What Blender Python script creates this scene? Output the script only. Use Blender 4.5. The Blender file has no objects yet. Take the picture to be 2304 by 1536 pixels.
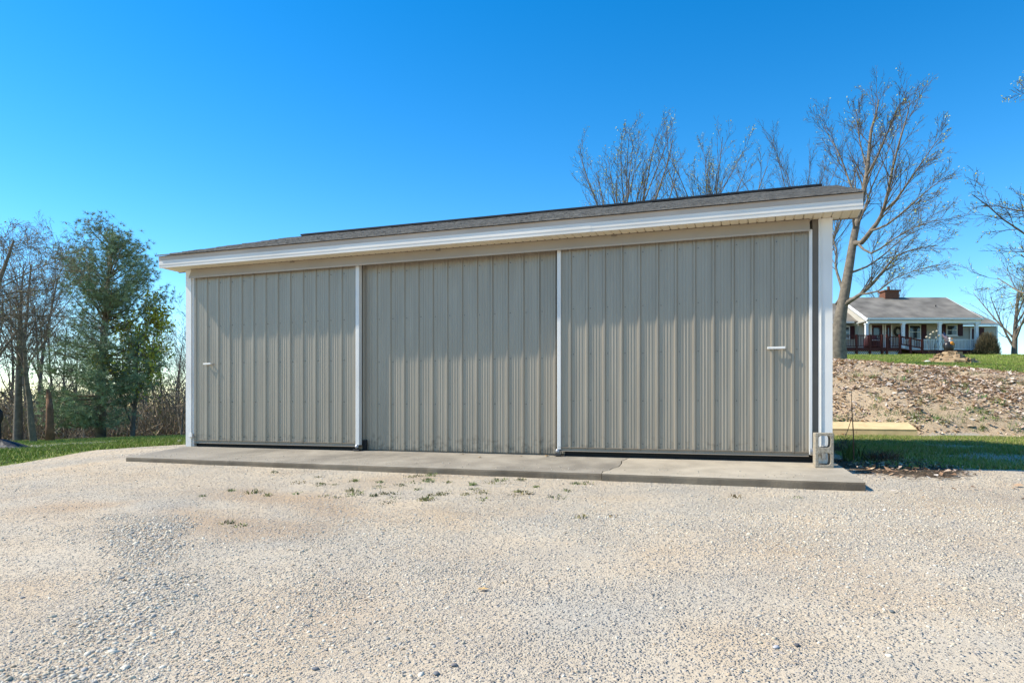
import bpy, math, random
import numpy as np
from mathutils import Vector
random.seed(7); RNG = np.random.default_rng(7)
SC = bpy.context.scene
COL = SC.collection
R = math.radians

# ------------------------------------------------------------------ camera
CX, CY, CZ = 8.713, -9.104, 0.645          # camera stands on the gravel in front of the barn
YAW = 19.6
EX = (math.cos(R(YAW)), math.sin(R(YAW)))  # camera right, on the ground
EZ = (-math.sin(R(YAW)), math.cos(R(YAW))) # camera forward, on the ground
FPX = 1595.0; HOR = 914.0                  # focal length and horizon of the 2304 px photograph
cam = bpy.data.cameras.new('camera'); camo = bpy.data.objects.new('camera', cam)
COL.objects.link(camo); SC.camera = camo
camo.location = (CX, CY, CZ); camo.rotation_euler = (R(90), 0, R(YAW))
cam.sensor_width = 36; cam.lens = FPX / 2304 * 36; cam.shift_y = (HOR - 768) / 2304
cam.clip_start = 0.05; cam.clip_end = 20000

# ------------------------------------------------------------------ light
SUN_EL, SUN_A = 45.0, 15.0                 # sun from the left, a little in front of the barn wall
sd = Vector((-math.cos(R(SUN_EL))*math.cos(R(SUN_A)), -math.cos(R(SUN_EL))*math.sin(R(SUN_A)), math.sin(R(SUN_EL))))
world = bpy.data.worlds.new('World'); SC.world = world; world.use_nodes = True
nt = world.node_tree; nt.nodes.clear()
sky = nt.nodes.new('ShaderNodeTexSky'); sky.sky_type = 'NISHITA'; sky.sun_disc = False
sky.sun_elevation = R(SUN_EL); sky.sun_rotation = math.atan2(sd.x, sd.y) % (2*math.pi)
sky.air_density = 1.0; sky.dust_density = 0.1; sky.ozone_density = 2.5; sky.altitude = 250
hs = nt.nodes.new('ShaderNodeHueSaturation'); hs.inputs['Saturation'].default_value = 1.36; hs.inputs['Hue'].default_value = .4965
bg = nt.nodes.new('ShaderNodeBackground'); bg.inputs['Strength'].default_value = 0.125
wo = nt.nodes.new('ShaderNodeOutputWorld')
gm = nt.nodes.new('ShaderNodeGamma'); gm.inputs['Gamma'].default_value = 1.12
nt.links.new(sky.outputs[0], gm.inputs[0]); nt.links.new(gm.outputs[0], hs.inputs['Color']); nt.links.new(hs.outputs[0], bg.inputs[0]); nt.links.new(bg.outputs[0], wo.inputs[0])
sun = bpy.data.lights.new('sun', 'SUN'); sun.energy = 4.6; sun.angle = R(1.0); sun.color = (1, 0.915, 0.77)
suno = bpy.data.objects.new('sun', sun); COL.objects.link(suno)
suno.rotation_euler = (-sd).to_track_quat('-Z', 'Y').to_euler(); suno.location = sd*60
SC.view_settings.view_transform = 'Standard'; SC.view_settings.look = 'None'
SC.view_settings.exposure = 0.64; SC.view_settings.gamma = 1; SC.view_settings.use_curve_mapping = False
SC.render.engine = 'CYCLES'; SC.cycles.use_denoising = True; SC.cycles.max_bounces = 6

# ------------------------------------------------------------------ coordinates
def c2w(X, Z): return (CX + EX[0]*X + EZ[0]*Z, CY + EX[1]*X + EZ[1]*Z)
def w2c(x, y): return (EX[0]*(x-CX) + EX[1]*(y-CY), EZ[0]*(x-CX) + EZ[1]*(y-CY))
def sstep(a, b, v):
    t = np.clip((v-a)/(b-a), 0, 1); return t*t*(3-2*t)
def H(x, y):
    """height of the ground"""
    x = np.asarray(x, float); y = np.asarray(y, float)
    X, Z = w2c(x, y)
    z = -0.035 - 0.045*np.clip(x/9.5, 0, 1) - 0.12*np.clip(-y/1.3, 0, 1) - 0.065*np.clip(-1.3-y, 0, 30)
    z = z - 0.036*np.clip(-0.4-x, 0, 30)
    z = z - 0.02*np.clip(x-9.8, 0, 6)*sstep(6, -2, y)
    crest = np.interp(X, [9, 11.3, 17.3, 30], [2.28, 2.2, 1.8, 1.35])
    zc = 25.0; z0 = 17.2+1.2*sstep(11, 8, X)
    bank = np.where(Z < zc, crest*(1-(1-np.clip((Z-z0)/(zc-z0), 0, 1))**1.7), crest + (4.60-crest)*np.clip((Z-zc)/30.0, 0, 1))
    k = sstep(-3, 8.5, X)*sstep(16.5, 18.0, Z)
    z = z + k*(bank + 0.15*sstep(17, 22, Z))
    z = z - 0.0*Z
    return z
def Hs(x, y): return float(H(x, y))
def pix(px, py, Z):
    X = (px-1152)/FPX*Z; x, y = c2w(X, Z); return Vector((x, y, CZ + (HOR-py)/FPX*Z))
def pixg(px, py, zmax=80):
    """where the ray through a pixel meets the ground"""
    Z = 2.0; st = 0.02
    while Z < zmax:
        p = pix(px, py, Z)
        if p.z <= Hs(p.x, p.y): return Vector((p.x, p.y, Hs(p.x, p.y)))
        Z += st*max(1, Z/4)
    return pix(px, py, zmax)
def gpt(px, Z):
    p = pix(px, 900, Z); return Vector((p.x, p.y, Hs(p.x, p.y)))

# ------------------------------------------------------------------ materials
def mat(name, col, rough=0.8, var=0.15, scale=6, bump=0.0, bscale=60, spec=0.3, metal=0.0, col2=None, attr=None, trans=0):
    m = bpy.data.materials.new(name); m.use_nodes = True
    n = m.node_tree.nodes; l = m.node_tree.links
    b = n['Principled BSDF']; b.inputs['Roughness'].default_value = rough
    b.inputs['Specular IOR Level'].default_value = spec; b.inputs['Metallic'].default_value = metal
    tc = n.new('ShaderNodeTexCoord')
    nz = n.new('ShaderNodeTexNoise'); nz.inputs['Scale'].default_value = scale; nz.inputs['Detail'].default_value = 6
    l.new(tc.outputs['Object'], nz.inputs['Vector'])
    rp = n.new('ShaderNodeValToRGB'); rp.color_ramp.elements[0].position = 0.3; rp.color_ramp.elements[1].position = 0.7
    c2 = col2 or tuple(min(1, c*(1+var)) for c in col); c1 = col if col2 else tuple(c*(1-var) for c in col)
    rp.color_ramp.elements[0].color = (*c1, 1); rp.color_ramp.elements[1].color = (*c2, 1)
    l.new(nz.outputs['Fac'], rp.inputs['Fac'])
    out = rp.outputs['Color']
    if attr:
        a = n.new('ShaderNodeAttribute'); a.attribute_name = attr
        mx = n.new('ShaderNodeMix'); mx.data_type = 'RGBA'; mx.blend_type = 'MULTIPLY'; mx.inputs['Factor'].default_value = 1
        l.new(a.outputs['Color'], mx.inputs['A']); l.new(out, mx.inputs['B']); out = mx.outputs['Result']
    l.new(out, b.inputs['Base Color'])
    if bump:
        nb = n.new('ShaderNodeTexNoise'); nb.inputs['Scale'].default_value = bscale; nb.inputs['Detail'].default_value = 5
        l.new(tc.outputs['Object'], nb.inputs['Vector'])
        bp = n.new('ShaderNodeBump'); bp.inputs['Strength'].default_value = bump; bp.inputs['Distance'].default_value = 0.02
        l.new(nb.outputs['Fac'], bp.inputs['Height']); l.new(bp.outputs['Normal'], b.inputs['Normal'])
    return m
M = {}
def steel_material():
    m = bpy.data.materials.new('taupe_steel'); m.use_nodes = True
    n = m.node_tree.nodes; l = m.node_tree.links; b = n['Principled BSDF']
    b.inputs['Roughness'].default_value = 0.45; b.inputs['Specular IOR Level'].default_value = 0.45; b.inputs['Metallic'].default_value = 0.35
    g = n.new('ShaderNodeNewGeometry'); sp = n.new('ShaderNodeSeparateXYZ'); l.new(g.outputs['Position'], sp.inputs[0])
    mp = n.new('ShaderNodeMapping'); mp.inputs['Scale'].default_value = (3.5, 3.5, 0.5); l.new(g.outputs['Position'], mp.inputs[0])
    nz = n.new('ShaderNodeTexNoise'); nz.inputs['Scale'].default_value = 2.0; nz.inputs['Detail'].default_value = 7; l.new(mp.outputs[0], nz.inputs[0])
    rp = n.new('ShaderNodeValToRGB'); e = rp.color_ramp.elements
    e[0].position = .3; e[1].position = .75; e[0].color = (.31, .268, .208, 1); e[1].color = (.36, .314, .246, 1)
    l.new(nz.outputs['Fac'], rp.inputs['Fac'])
    # splashed dirt near the bottom, blotchy
    n2 = n.new('ShaderNodeTexNoise'); n2.inputs['Scale'].default_value = 14; n2.inputs['Detail'].default_value = 4; l.new(g.outputs['Position'], n2.inputs[0])
    mr = n.new('ShaderNodeMapRange'); mr.inputs['From Min'].default_value = 0.0; mr.inputs['From Max'].default_value = 0.45
    mr.inputs['To Min'].default_value = 0.42; mr.inputs['To Max'].default_value = 0.0; l.new(sp.outputs['Z'], mr.inputs['Value'])
    ad = n.new('ShaderNodeMath'); ad.operation = 'ADD'; l.new(n2.outputs['Fac'], ad.inputs[0]); l.new(mr.outputs[0], ad.inputs[1])
    th = n.new('ShaderNodeMapRange'); th.inputs['From Min'].default_value = 0.78; th.inputs['From Max'].default_value = 1.0
    th.inputs['To Max'].default_value = 0.55; l.new(ad.outputs[0], th.inputs['Value'])
    mx = n.new('ShaderNodeMix'); mx.data_type = 'RGBA'; l.new(th.outputs[0], mx.inputs['Factor']); l.new(rp.outputs[0], mx.inputs['A'])
    mx.inputs['B'].default_value = (.12, .10, .075, 1); l.new(mx.outputs['Result'], b.inputs['Base Color'])
    nb = n.new('ShaderNodeTexNoise'); nb.inputs['Scale'].default_value = 1.6; l.new(mp.outputs[0], nb.inputs[0])
    bp = n.new('ShaderNodeBump'); bp.inputs['Strength'].default_value = 0.22; bp.inputs['Distance'].default_value = 0.03
    l.new(nb.outputs['Fac'], bp.inputs['Height']); l.new(bp.outputs['Normal'], b.inputs['Normal'])
    return m
M['steel'] = steel_material()
M['rail'] = mat('taupe_trim', (.30, .255, .20), .5, .08, 2, spec=.4)
M['header'] = mat('taupe_header', (.40, .335, .26), .5, .07, 1.5, spec=.35)
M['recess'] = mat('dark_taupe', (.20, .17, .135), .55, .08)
M['white'] = mat('white_trim', (.72, .70, .65), .45, .1, 1.3, spec=.4)
M['fascia'] = mat('white_fascia', (.73, .69, .62), .5, .09, 1.1, spec=.35)
M['fascia_tan'] = mat('tan_drip_edge', (.46, .40, .34), .55, .12, 1.2)
M['soffit'] = mat('cream_soffit', (.74, .66, .50), .55, .06, 2)
M['shingle'] = mat('grey_shingle', (.19, .175, .155), .9, .4, 14, .6, 120)
M['black'] = mat('black_rubber', (.012, .012, .013), .6, .3)
M['blackmetal'] = mat('black_metal', (.02, .02, .022), .4, .3, spec=.5)
M['galv'] = mat('galvanised', (.42, .43, .44), .4, .15, 20, metal=.6)
M['screw'] = mat('dark_screw', (.10, .09, .08), .5, .2)
def concrete_material(name, c1, c2, stain):
    m = mat(name, c1, .9, .2, 3.5, .35, 90, col2=c2)
    n = m.node_tree.nodes; l = m.node_tree.links; b = n['Principled BSDF']
    g = n.new('ShaderNodeTexCoord'); nz = n.new('ShaderNodeTexNoise'); nz.inputs['Scale'].default_value = .9; nz.inputs['Detail'].default_value = 8
    nz.inputs['Roughness'].default_value = .65
    l.new(g.outputs['Object'], nz.inputs[0]); rp = n.new('ShaderNodeMapRange'); rp.inputs['From Min'].default_value = .45; rp.inputs['From Max'].default_value = .68; rp.inputs['To Max'].default_value = .75
    l.new(nz.outputs['Fac'], rp.inputs[0]); old = b.inputs['Base Color'].links[0].from_socket
    mx = n.new('ShaderNodeMix'); mx.data_type = 'RGBA'; l.new(rp.outputs[0], mx.inputs['Factor']); l.new(old, mx.inputs['A']); mx.inputs['B'].default_value = (*stain, 1)
    l.new(mx.outputs['Result'], b.inputs['Base Color']); return m
M['concrete'] = concrete_material('concrete', (.26, .23, .185), (.37, .33, .265), (.15, .134, .108))
M['concrete_pale'] = concrete_material('concrete_pale', (.38, .33, .255), (.48, .42, .325), (.25, .22, .17))
M['concrete_dark'] = concrete_material('concrete_dark', (.15, .12, .085), (.24, .20, .145), (.09, .07, .05))
M['block'] = mat('concrete_block', (.40, .35, .27), .95, .25, 45, .9, 130)
M['wood_new'] = mat('fresh_pine', (.66, .49, .25), .7, .12, 5, .1)
M['bark'] = mat('grey_bark', (.18, .15, .115), .95, .35, 7, .8, 25)
M['bark_dark'] = mat('dark_bark', (.19, .15, .105), .95, .35, 7, .8, 25)
M['bark_brown'] = mat('reddish_dead_wood', (.20, .11, .065), .95, .3, 7, .6, 25)
M['twig'] = mat('twig', (.115, .092, .068), .9, .3, 3)
M['twig_dark'] = mat('twig_dark', (.20, .16, .115), .9, .3, 3)
M['bud'] = mat('yellow_green_bud', (.48, .46, .07), .8, .3, 3)
M['bud_pale'] = mat('pale_bud', (.40, .37, .20), .8, .25, 3)
M['pine'] = mat('pine_needle', (.25, .30, .165), .7, .35, 1.3, attr='tint')
M['leaf'] = mat('dry_leaf', (.9, .9, .9), .85, .1, 30, attr='tint')
M['stone'] = mat('pebble', (.93, .93, .93), .85, .07, 60, attr='tint')
M['blade'] = mat('grass_blade', (.9, .9, .9), .7, .12, .8, attr='tint')
M['brush'] = mat('brush', (.9, .9, .9), .95, .15, .8, attr='tint')

# ------------------------------------------------------------------ mesh helpers
class MB:
    def __init__(s): s.v = []; s.f = []
    def quad(s, a, b, c, d):
        i = len(s.v); s.v += [tuple(a), tuple(b), tuple(c), tuple(d)]; s.f.append((i, i+1, i+2, i+3))
    def box(s, x0, x1, y0, y1, z0, z1):
        i = len(s.v)
        s.v += [(x0,y0,z0),(x1,y0,z0),(x1,y1,z0),(x0,y1,z0),(x0,y0,z1),(x1,y0,z1),(x1,y1,z1),(x0,y1,z1)]
        s.f += [tuple(i+k for k in q) for q in ((3,2,1,0),(4,5,6,7),(0,1,5,4),(1,2,6,5),(2,3,7,6),(3,0,4,7))]
        return s
    def prism(s, poly, a, b, axis='x'):
        """poly of (p,q) extruded from a to b; axis x: (y,z); y: (x,z); z: (x,y)"""
        def P(t, p, q): return (t,p,q) if axis == 'x' else ((p,t,q) if axis == 'y' else (p,q,t))
        i = len(s.v); n = len(poly)
        s.v += [P(a,*p) for p in poly] + [P(b,*p) for p in poly]
        for k in range(n): s.f.append((i+k, i+(k+1) % n, i+n+(k+1) % n, i+n+k))
        s.f.append(tuple(range(i+n-1, i-1, -1))); s.f.append(tuple(range(i+n, i+2*n))); return s
    def tube(s, pts, rad, sides=6, cap=True):
        pts = [Vector(p) for p in pts]; n = len(pts)
        if not hasattr(rad, '__len__'): rad = [rad]*n
        i0 = len(s.v); ref = None
        for k, p in enumerate(pts):
            t = (pts[min(k+1, n-1)] - pts[max(k-1, 0)])
            t = t.normalized() if t.length > 1e-9 else Vector((0, 0, 1))
            if ref is None: ref = Vector((1, 0, 0)) if abs(t.x) < .8 else Vector((0, 1, 0))
            u = t.cross(ref).normalized(); w = t.cross(u)
            ref = -w if False else ref
            for j in range(sides):
                a = 2*math.pi*j/sides; q = p + (u*math.cos(a) + w*math.sin(a))*rad[k]; s.v.append((q.x, q.y, q.z))
        for k in range(n-1):
            for j in range(sides):
                a = i0+k*sides+j; b = i0+k*sides+(j+1) % sides; s.f.append((a, b, b+sides, a+sides))
        if cap:
            s.f.append(tuple(range(i0+sides-1, i0-1, -1))); s.f.append(tuple(range(i0+(n-1)*sides, i0+n*sides)))
        return s
    def lathe(s, prof, c=(0,0,0), seg=16, sx=1, sy=1):
        i0 = len(s.v)
        for r, z in prof:
            for j in range(seg):
                a = 2*math.pi*j/seg; s.v.append((c[0]+r*sx*math.cos(a), c[1]+r*sy*math.sin(a), c[2]+z))
        for k in range(len(prof)-1):
            for j in range(seg):
                a = i0+k*seg+j; b = i0+k*seg+(j+1) % seg; s.f.append((a, b, b+seg, a+seg))
        s.f.append(tuple(range(i0+seg-1, i0-1, -1))); s.f.append(tuple(range(i0+(len(prof)-1)*seg, i0+len(prof)*seg)))
        return s
    def build(s, name, m, parent=None, smooth=False, bevel=0, loc=None, off=None):
        v = s.v
        if off is not None: v = [(a-off[0], b-off[1], c-off[2]) for a, b, c in v]
        me = bpy.data.meshes.new(name); me.from_pydata(v, [], s.f); me.materials.append(m); me.validate()
        if smooth:
            for p in me.polygons: p.use_smooth = True
        o = bpy.data.objects.new(name, me); COL.objects.link(o)
        if parent: o.parent = parent
        if loc is not None: o.location = loc
        if bevel:
            b = o.modifiers.new('bevel', 'BEVEL'); b.width = bevel; b.segments = 2; b.limit_method = 'ANGLE'
        return o
def tag(o, label=None, cat=None, group=None, kind=None):
    if label: o['label'] = label
    if cat: o['category'] = cat
    if group: o['group'] = group
    if kind: o['kind'] = kind
    return o
def thing(name, loc, label, cat, group=None, rz=0, kind=None):
    o = bpy.data.objects.new(name, None); COL.objects.link(o); o.location = loc; o.rotation_euler.z = rz; o.empty_display_size = .2
    return tag(o, label, cat, group, kind)
def np_mesh(name, v, f, m, parent=None, tint=None, smooth=False):
    """v (n,3), f (m,k) arrays; tint (n,3) vertex colours"""
    me = bpy.data.meshes.new(name); n = len(v); k = f.shape[1]
    me.vertices.add(n); me.vertices.foreach_set('co', np.ascontiguousarray(v, np.float32).ravel())
    me.loops.add(f.size); me.loops.foreach_set('vertex_index', np.ascontiguousarray(f, np.int32).ravel())
    me.polygons.add(len(f)); me.polygons.foreach_set('loop_start', np.arange(0, f.size, k, dtype=np.int32))
    me.polygons.foreach_set('loop_total', np.full(len(f), k, np.int32))
    if smooth: me.polygons.foreach_set('use_smooth', np.ones(len(f), bool))
    me.update(calc_edges=True)
    if tint is not None:
        a = me.color_attributes.new('tint', 'FLOAT_COLOR', 'POINT')
        c = np.ones((n, 4), np.float32); c[:, :tint.shape[1]] = tint; a.data.foreach_set('color', c.ravel())
    me.materials.append(m)
    o = bpy.data.objects.new(name, me); COL.objects.link(o)
    if parent: o.parent = parent
    return o

# value noise for density fields
_perm = RNG.random((64, 64))
def vnoise(x, y, s):
    x = np.asarray(x)/s; y = np.asarray(y)/s; xi = np.floor(x).astype(int); yi = np.floor(y).astype(int)
    fx = x-xi; fy = y-yi; fx = fx*fx*(3-2*fx); fy = fy*fy*(3-2*fy)
    g = lambda a, b: _perm[a % 64, b % 64]
    return (g(xi,yi)*(1-fx)+g(xi+1,yi)*fx)*(1-fy)+(g(xi,yi+1)*(1-fx)+g(xi+1,yi+1)*fx)*fy
def fbm(x, y, s): return (vnoise(x,y,s)*.5+vnoise(x+31,y+17,s/2.1)*.28+vnoise(x+7,y+53,s/4.3)*.22)

# ------------------------------------------------------------------ ground regions (in metres on the ground)
LB = [pixg(px, py) for px, py in ((-160,1075),(-60,1051),(0,1040),(100,1028),(180,1016),(280,1008),(416,998))]   # gravel / left grass edge
lb_a = np.array([(p.x, p.y) for p in LB])
def poly_y(arr, x): return np.interp(x, arr[:, 0], arr[:, 1])
def m_left_grass(x, y):
    e = np.interp(x, lb_a[:, 0], lb_a[:, 1]); e = np.where(x > lb_a[-1, 0], lb_a[-1, 1] + (x-lb_a[-1, 0])*3, e)
    d = y - e + (fbm(x, y, .9)-.5)*.9
    return sstep(-.15, .35, d)*(x < 3)
def m_bank(x, y):
    X, Z = w2c(x, y); n = (fbm(x, y, 1.3)-.5)
    zt = np.interp(X, [8, 11, 15, 18, 26], [24.9, 24.6, 23.2, 22.6, 22.0])
    return sstep(16.9, 17.6, Z+n*1.2)*(1-sstep(-.5, .5, Z-zt+n*2.0))*sstep(-2, 4, X)
def m_right_grass(x, y):
    X, Z = w2c(x, y); n = (fbm(x, y, 1.1)-.5)
    near = np.interp(X, [3.5, 4.2, 5.2, 6.6, 9], [9.9, 9.0, 8.5, 8.0, 7.3])
    a = (.3+.7*sstep(.40, .56, fbm(x+9, y, 1.1)))*sstep(-.3, .6, Z-near+n*2.6)*(1-sstep(-.4, .4, Z-17.3+n*.8))*(x > 9.75)
    # worn two-track path that crosses the grass
    t = np.interp(X, [5.0, 7.5, 12], [15.2, 13.2, 10.4]); a = a*(1-.85*sstep(.55, .15, np.abs(Z-t)+n*.4))
    t2 = np.interp(X, [6.0, 8, 12], [10.6, 9.9, 9.0]); a = a*(1-.8*sstep(.5, .2, np.abs(Z-t2)+n*.5)*sstep(6.2, 7.2, X))
    return a
def m_lawn(x, y):
    X, Z = w2c(x, y); n = (fbm(x, y, 1.3)-.5)
    zt = np.interp(X, [8, 11, 15, 18, 26], [24.9, 24.6, 23.2, 22.6, 22.0])
    return sstep(-.5, .5, Z-zt+n*2.0)*sstep(-2, 4, X)
def m_bed(x, y):   # dark mulch bed beside the block
    return sstep(1.25, .6, np.hypot((x-10.15)/.9, (y-.75)/1.25)+(fbm(x, y, .5)-.5)*.6)*(x > 9.55)
def m_woods(x, y):
    X, Z = w2c(x, y); return sstep(24.5, 26.5, Z+(fbm(x, y, 2)-.5)*2)*sstep(3, -3, X)

RUTS = [sorted([(p.x, p.y) for p in (pixg(*q) for q in pl)]) for pl in (((0, 1125), (130, 1100), (260, 1080)), ((60, 1140), (230, 1140), (420, 1105), (520, 1078)), ((480, 1108), (680, 1130), (820, 1165)), ((380, 1140), (560, 1190), (740, 1200)))]
def ground_sheet():
    def axis(a, b, step):
        core = np.arange(a, b+1e-6, step); g = [b]; s = step
        while g[-1] < 6000: s *= 1.35; g.append(g[-1]+s)
        h = [a]; s = step
        while h[-1] > -6000: s *= 1.35; h.append(h[-1]-s)
        return np.concatenate([h[:0:-1], core, g[1:]])
    xs = axis(-22, 34, .2); ys = axis(-11, 46, .2)
    gx, gy = np.meshgrid(xs, ys); nx, ny = len(xs), len(ys)
    gz = H(gx, gy)
    X, Z = w2c(gx, gy)
    gz = gz + (fbm(gx, gy, 2.2)-.5)*.06*sstep(0, 1.5, np.maximum(-1.5-gy, 0)+np.maximum(-.8-gx, 0)+np.maximum(gx-10.2, 0)) + (fbm(gx, gy, .8)-.5)*.22*m_bank(gx, gy)
    far = np.hypot(gx-8, gy-10); gz = gz - 3.0*sstep(150, 900, far)
    v = np.stack([gx, gy, gz], -1).reshape(-1, 3)
    i = np.arange(nx*ny).reshape(ny, nx)
    f = np.stack([i[:-1,:-1], i[:-1,1:], i[1:,1:], i[1:,:-1]], -1).reshape(-1, 4)
    # masks: R grass, G bank soil, B mulch / wood floor
    gr = np.clip(m_left_grass(gx, gy)*(1-m_woods(gx, gy)) + m_right_grass(gx, gy)*(1-m_bed(gx, gy)) + m_lawn(gx, gy), 0, 1)
    bk = m_bank(gx, gy); wd = np.clip(m_bed(gx, gy)+m_woods(gx, gy), 0, 1)
    rut = np.zeros_like(gx)
    for pl in RUTS:
        a = np.array(pl); yy = np.interp(gx, a[:, 0], a[:, 1]); on = sstep(a[0, 0]-.3, a[0, 0]+.3, gx)*sstep(a[-1, 0]+.3, a[-1, 0]-.3, gx)
        rut = np.maximum(rut, on*sstep(.45, .05, np.abs(gy-yy)+(fbm(gx, gy, .7)-.5)*.5))
    t = np.stack([gr, bk, wd, rut], -1).reshape(-1, 4)
    m = bpy.data.materials.new('ground'); m.use_nodes = True; n = m.node_tree.nodes; l = m.node_tree.links; b = n['Principled BSDF']
    b.inputs['Roughness'].default_value = .95; b.inputs['Specular IOR Level'].default_value = .15
    g = n.new('ShaderNodeNewGeometry'); P = g.outputs['Position']
    def noise(sc, det=6, ro=.55):
        z = n.new('ShaderNodeTexNoise'); z.inputs['Scale'].default_value = sc; z.inputs['Detail'].default_value = det; z.inputs['Roughness'].default_value = ro; l.new(P, z.inputs[0]); return z.outputs['Fac']
    def ramp(src, stops):
        r = n.new('ShaderNodeValToRGB'); e = r.color_ramp.elements
        while len(e) < len(stops): e.new(.5)
        for q, (p, c) in zip(e, stops): q.position = p; q.color = (*c, 1)
        l.new(src, r.inputs[0]); return r.outputs[0]
    def mix(fac, a, c, mode='MIX'):
        x = n.new('ShaderNodeMix'); x.data_type = 'RGBA'; x.blend_type = mode
        if isinstance(fac, float): x.inputs['Factor'].default_value = fac
        else: l.new(fac, x.inputs['Factor'])
        l.new(a, x.inputs['A'])
        if isinstance(c, tuple): x.inputs['B'].default_value = (*c, 1)
        else: l.new(c, x.inputs['B'])
        return x.outputs['Result']
    def mr(src, a, b_, c=0., d=1.):
        x = n.new('ShaderNodeMapRange'); x.inputs['From Min'].default_value = a; x.inputs['From Max'].default_value = b_
        x.inputs['To Min'].default_value = c; x.inputs['To Max'].default_value = d; l.new(src, x.inputs[0]); return x.outputs[0]
    # sand and fine gravel: three sizes of stones with their own colours
    sand = ramp(noise(.7, 8, .6), [(.32, (.55, .425, .28)), (.5, (.56, .47, .345)), (.68, (.47, .425, .345))])
    red = mr(noise(.55, 7), .56, .72, 0., .6); sand = mix(red, sand, (.48, .36, .24))
    atr = n.new('ShaderNodeAttribute'); atr.attribute_name = 'tint'; sand = mix(mr(atr.outputs['Alpha'], 0., 1., 0., .75), sand, (.46, .325, .20))
    hsum = None
    for sc, amt, seed in ((150, .9, 0), (70, .8, 1), (38, .55, 2)):
        vo = n.new('ShaderNodeTexVoronoi'); vo.inputs['Scale'].default_value = sc; l.new(P, vo.inputs['Vector'])
        sp = n.new('ShaderNodeSeparateColor'); l.new(vo.outputs['Color'], sp.inputs[0])
        stone = ramp(sp.outputs[0], [(0, (.20, .19, .18)), (.12, (.40, .36, .31)), (.5, (.55, .49, .41)), (.8, (.44, .42, .41)), (1, (.68, .63, .56))])
        pick = n.new('ShaderNodeMath'); pick.operation = 'GREATER_THAN'; l.new(sp.outputs[1], pick.inputs[0]); 
        dens = mr(noise(.8+seed*.35, 5), .35, .65, .85, .3 if seed < 2 else .75); l.new(dens, pick.inputs[1])
        edge = mr(vo.outputs['Distance'], .25, .6, amt, 0.)
        mu = n.new('ShaderNodeMath'); mu.operation = 'MULTIPLY'; l.new(pick.outputs[0], mu.inputs[0]); l.new(edge, mu.inputs[1])
        sand = mix(mu.outputs[0], sand, stone)
        hh = n.new('ShaderNodeMath'); hh.operation = 'MULTIPLY'; l.new(mu.outputs[0], hh.inputs[0]); hh.inputs[1].default_value = .6/sc*6
        if hsum is None: hsum = hh.outputs[0]
        else:
            ad = n.new('ShaderNodeMath'); ad.operation = 'ADD'; l.new(hsum, ad.inputs[0]); l.new(hh.outputs[0], ad.inputs[1]); hsum = ad.outputs[0]
    at = n.new('ShaderNodeAttribute'); at.attribute_name = 'tint'; sc_ = n.new('ShaderNodeSeparateColor'); l.new(at.outputs['Color'], sc_.inputs[0])
    grass = ramp(noise(5, 6), [(.3, (.13, .17, .028)), (.55, (.18, .23, .04)), (.75, (.27, .25, .08))])
    soil = ramp(noise(2.2, 8), [(.3, (.46, .33, .20)), (.55, (.58, .44, .28)), (.75, (.42, .32, .21))])
    mulch = ramp(noise(9, 8), [(.3, (.05, .036, .024)), (.6, (.13, .095, .06)), (.8, (.24, .18, .12))])
    def edgy(ch):
        x = n.new('ShaderNodeMath'); x.operation = 'ADD'; l.new(ch, x.inputs[0]); l.new(mr(noise(14, 4), .3, .7, -.3, .3), x.inputs[1]); return mr(x.outputs[0], .35, .65)
    c = mix(edgy(sc_.outputs[0]), sand, grass); c = mix(edgy(sc_.outputs[1]), c, soil); c = mix(edgy(sc_.outputs[2]), c, mulch)
    l.new(c, b.inputs['Base Color'])
    bp = n.new('ShaderNodeBump'); bp.inputs['Strength'].default_value = 1.0; bp.inputs['Distance'].default_value = .25
    nb = n.new('ShaderNodeMath'); nb.operation = 'MULTIPLY_ADD'; l.new(noise(30, 6, .7), nb.inputs[0]); nb.inputs[1].default_value = .03; l.new(hsum, nb.inputs[2])
    l.new(nb.outputs[0], bp.inputs['Height']); l.new(bp.outputs['Normal'], b.inputs['Normal'])
    tag(np_mesh('ground', v, f, m, tint=t, smooth=True), kind='structure')
    return
ground_sheet()
def Hb(x, y):      # ground with its unevenness
    return H(x, y) + (fbm(x, y, 2.2)-.5)*.06*sstep(0, 1.5, np.maximum(-1.5-y, 0)+np.maximum(-.8-x, 0)+np.maximum(x-10.2, 0)) + (fbm(x, y, .8)-.5)*.22*m_bank(x, y)

# grey path strip crossing the left lawn
pp = [pixg(*q) for q in ((20,1013),(75,1008.5),(160,1002),(262,996.5))]; pq = [pixg(*q) for q in ((20,1007),(75,1003.5),(160,999),(262,995.6))]
mb = MB()
for k in range(3):
    mb.quad(*[(p.x, p.y, float(Hb(p.x, p.y))+.03) for p in (pp[k], pp[k+1], pq[k+1], pq[k])])
tag(mb.build('path', mat('path_concrete', (.42, .40, .37), .9, .12, 3)), kind='structure')

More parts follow.
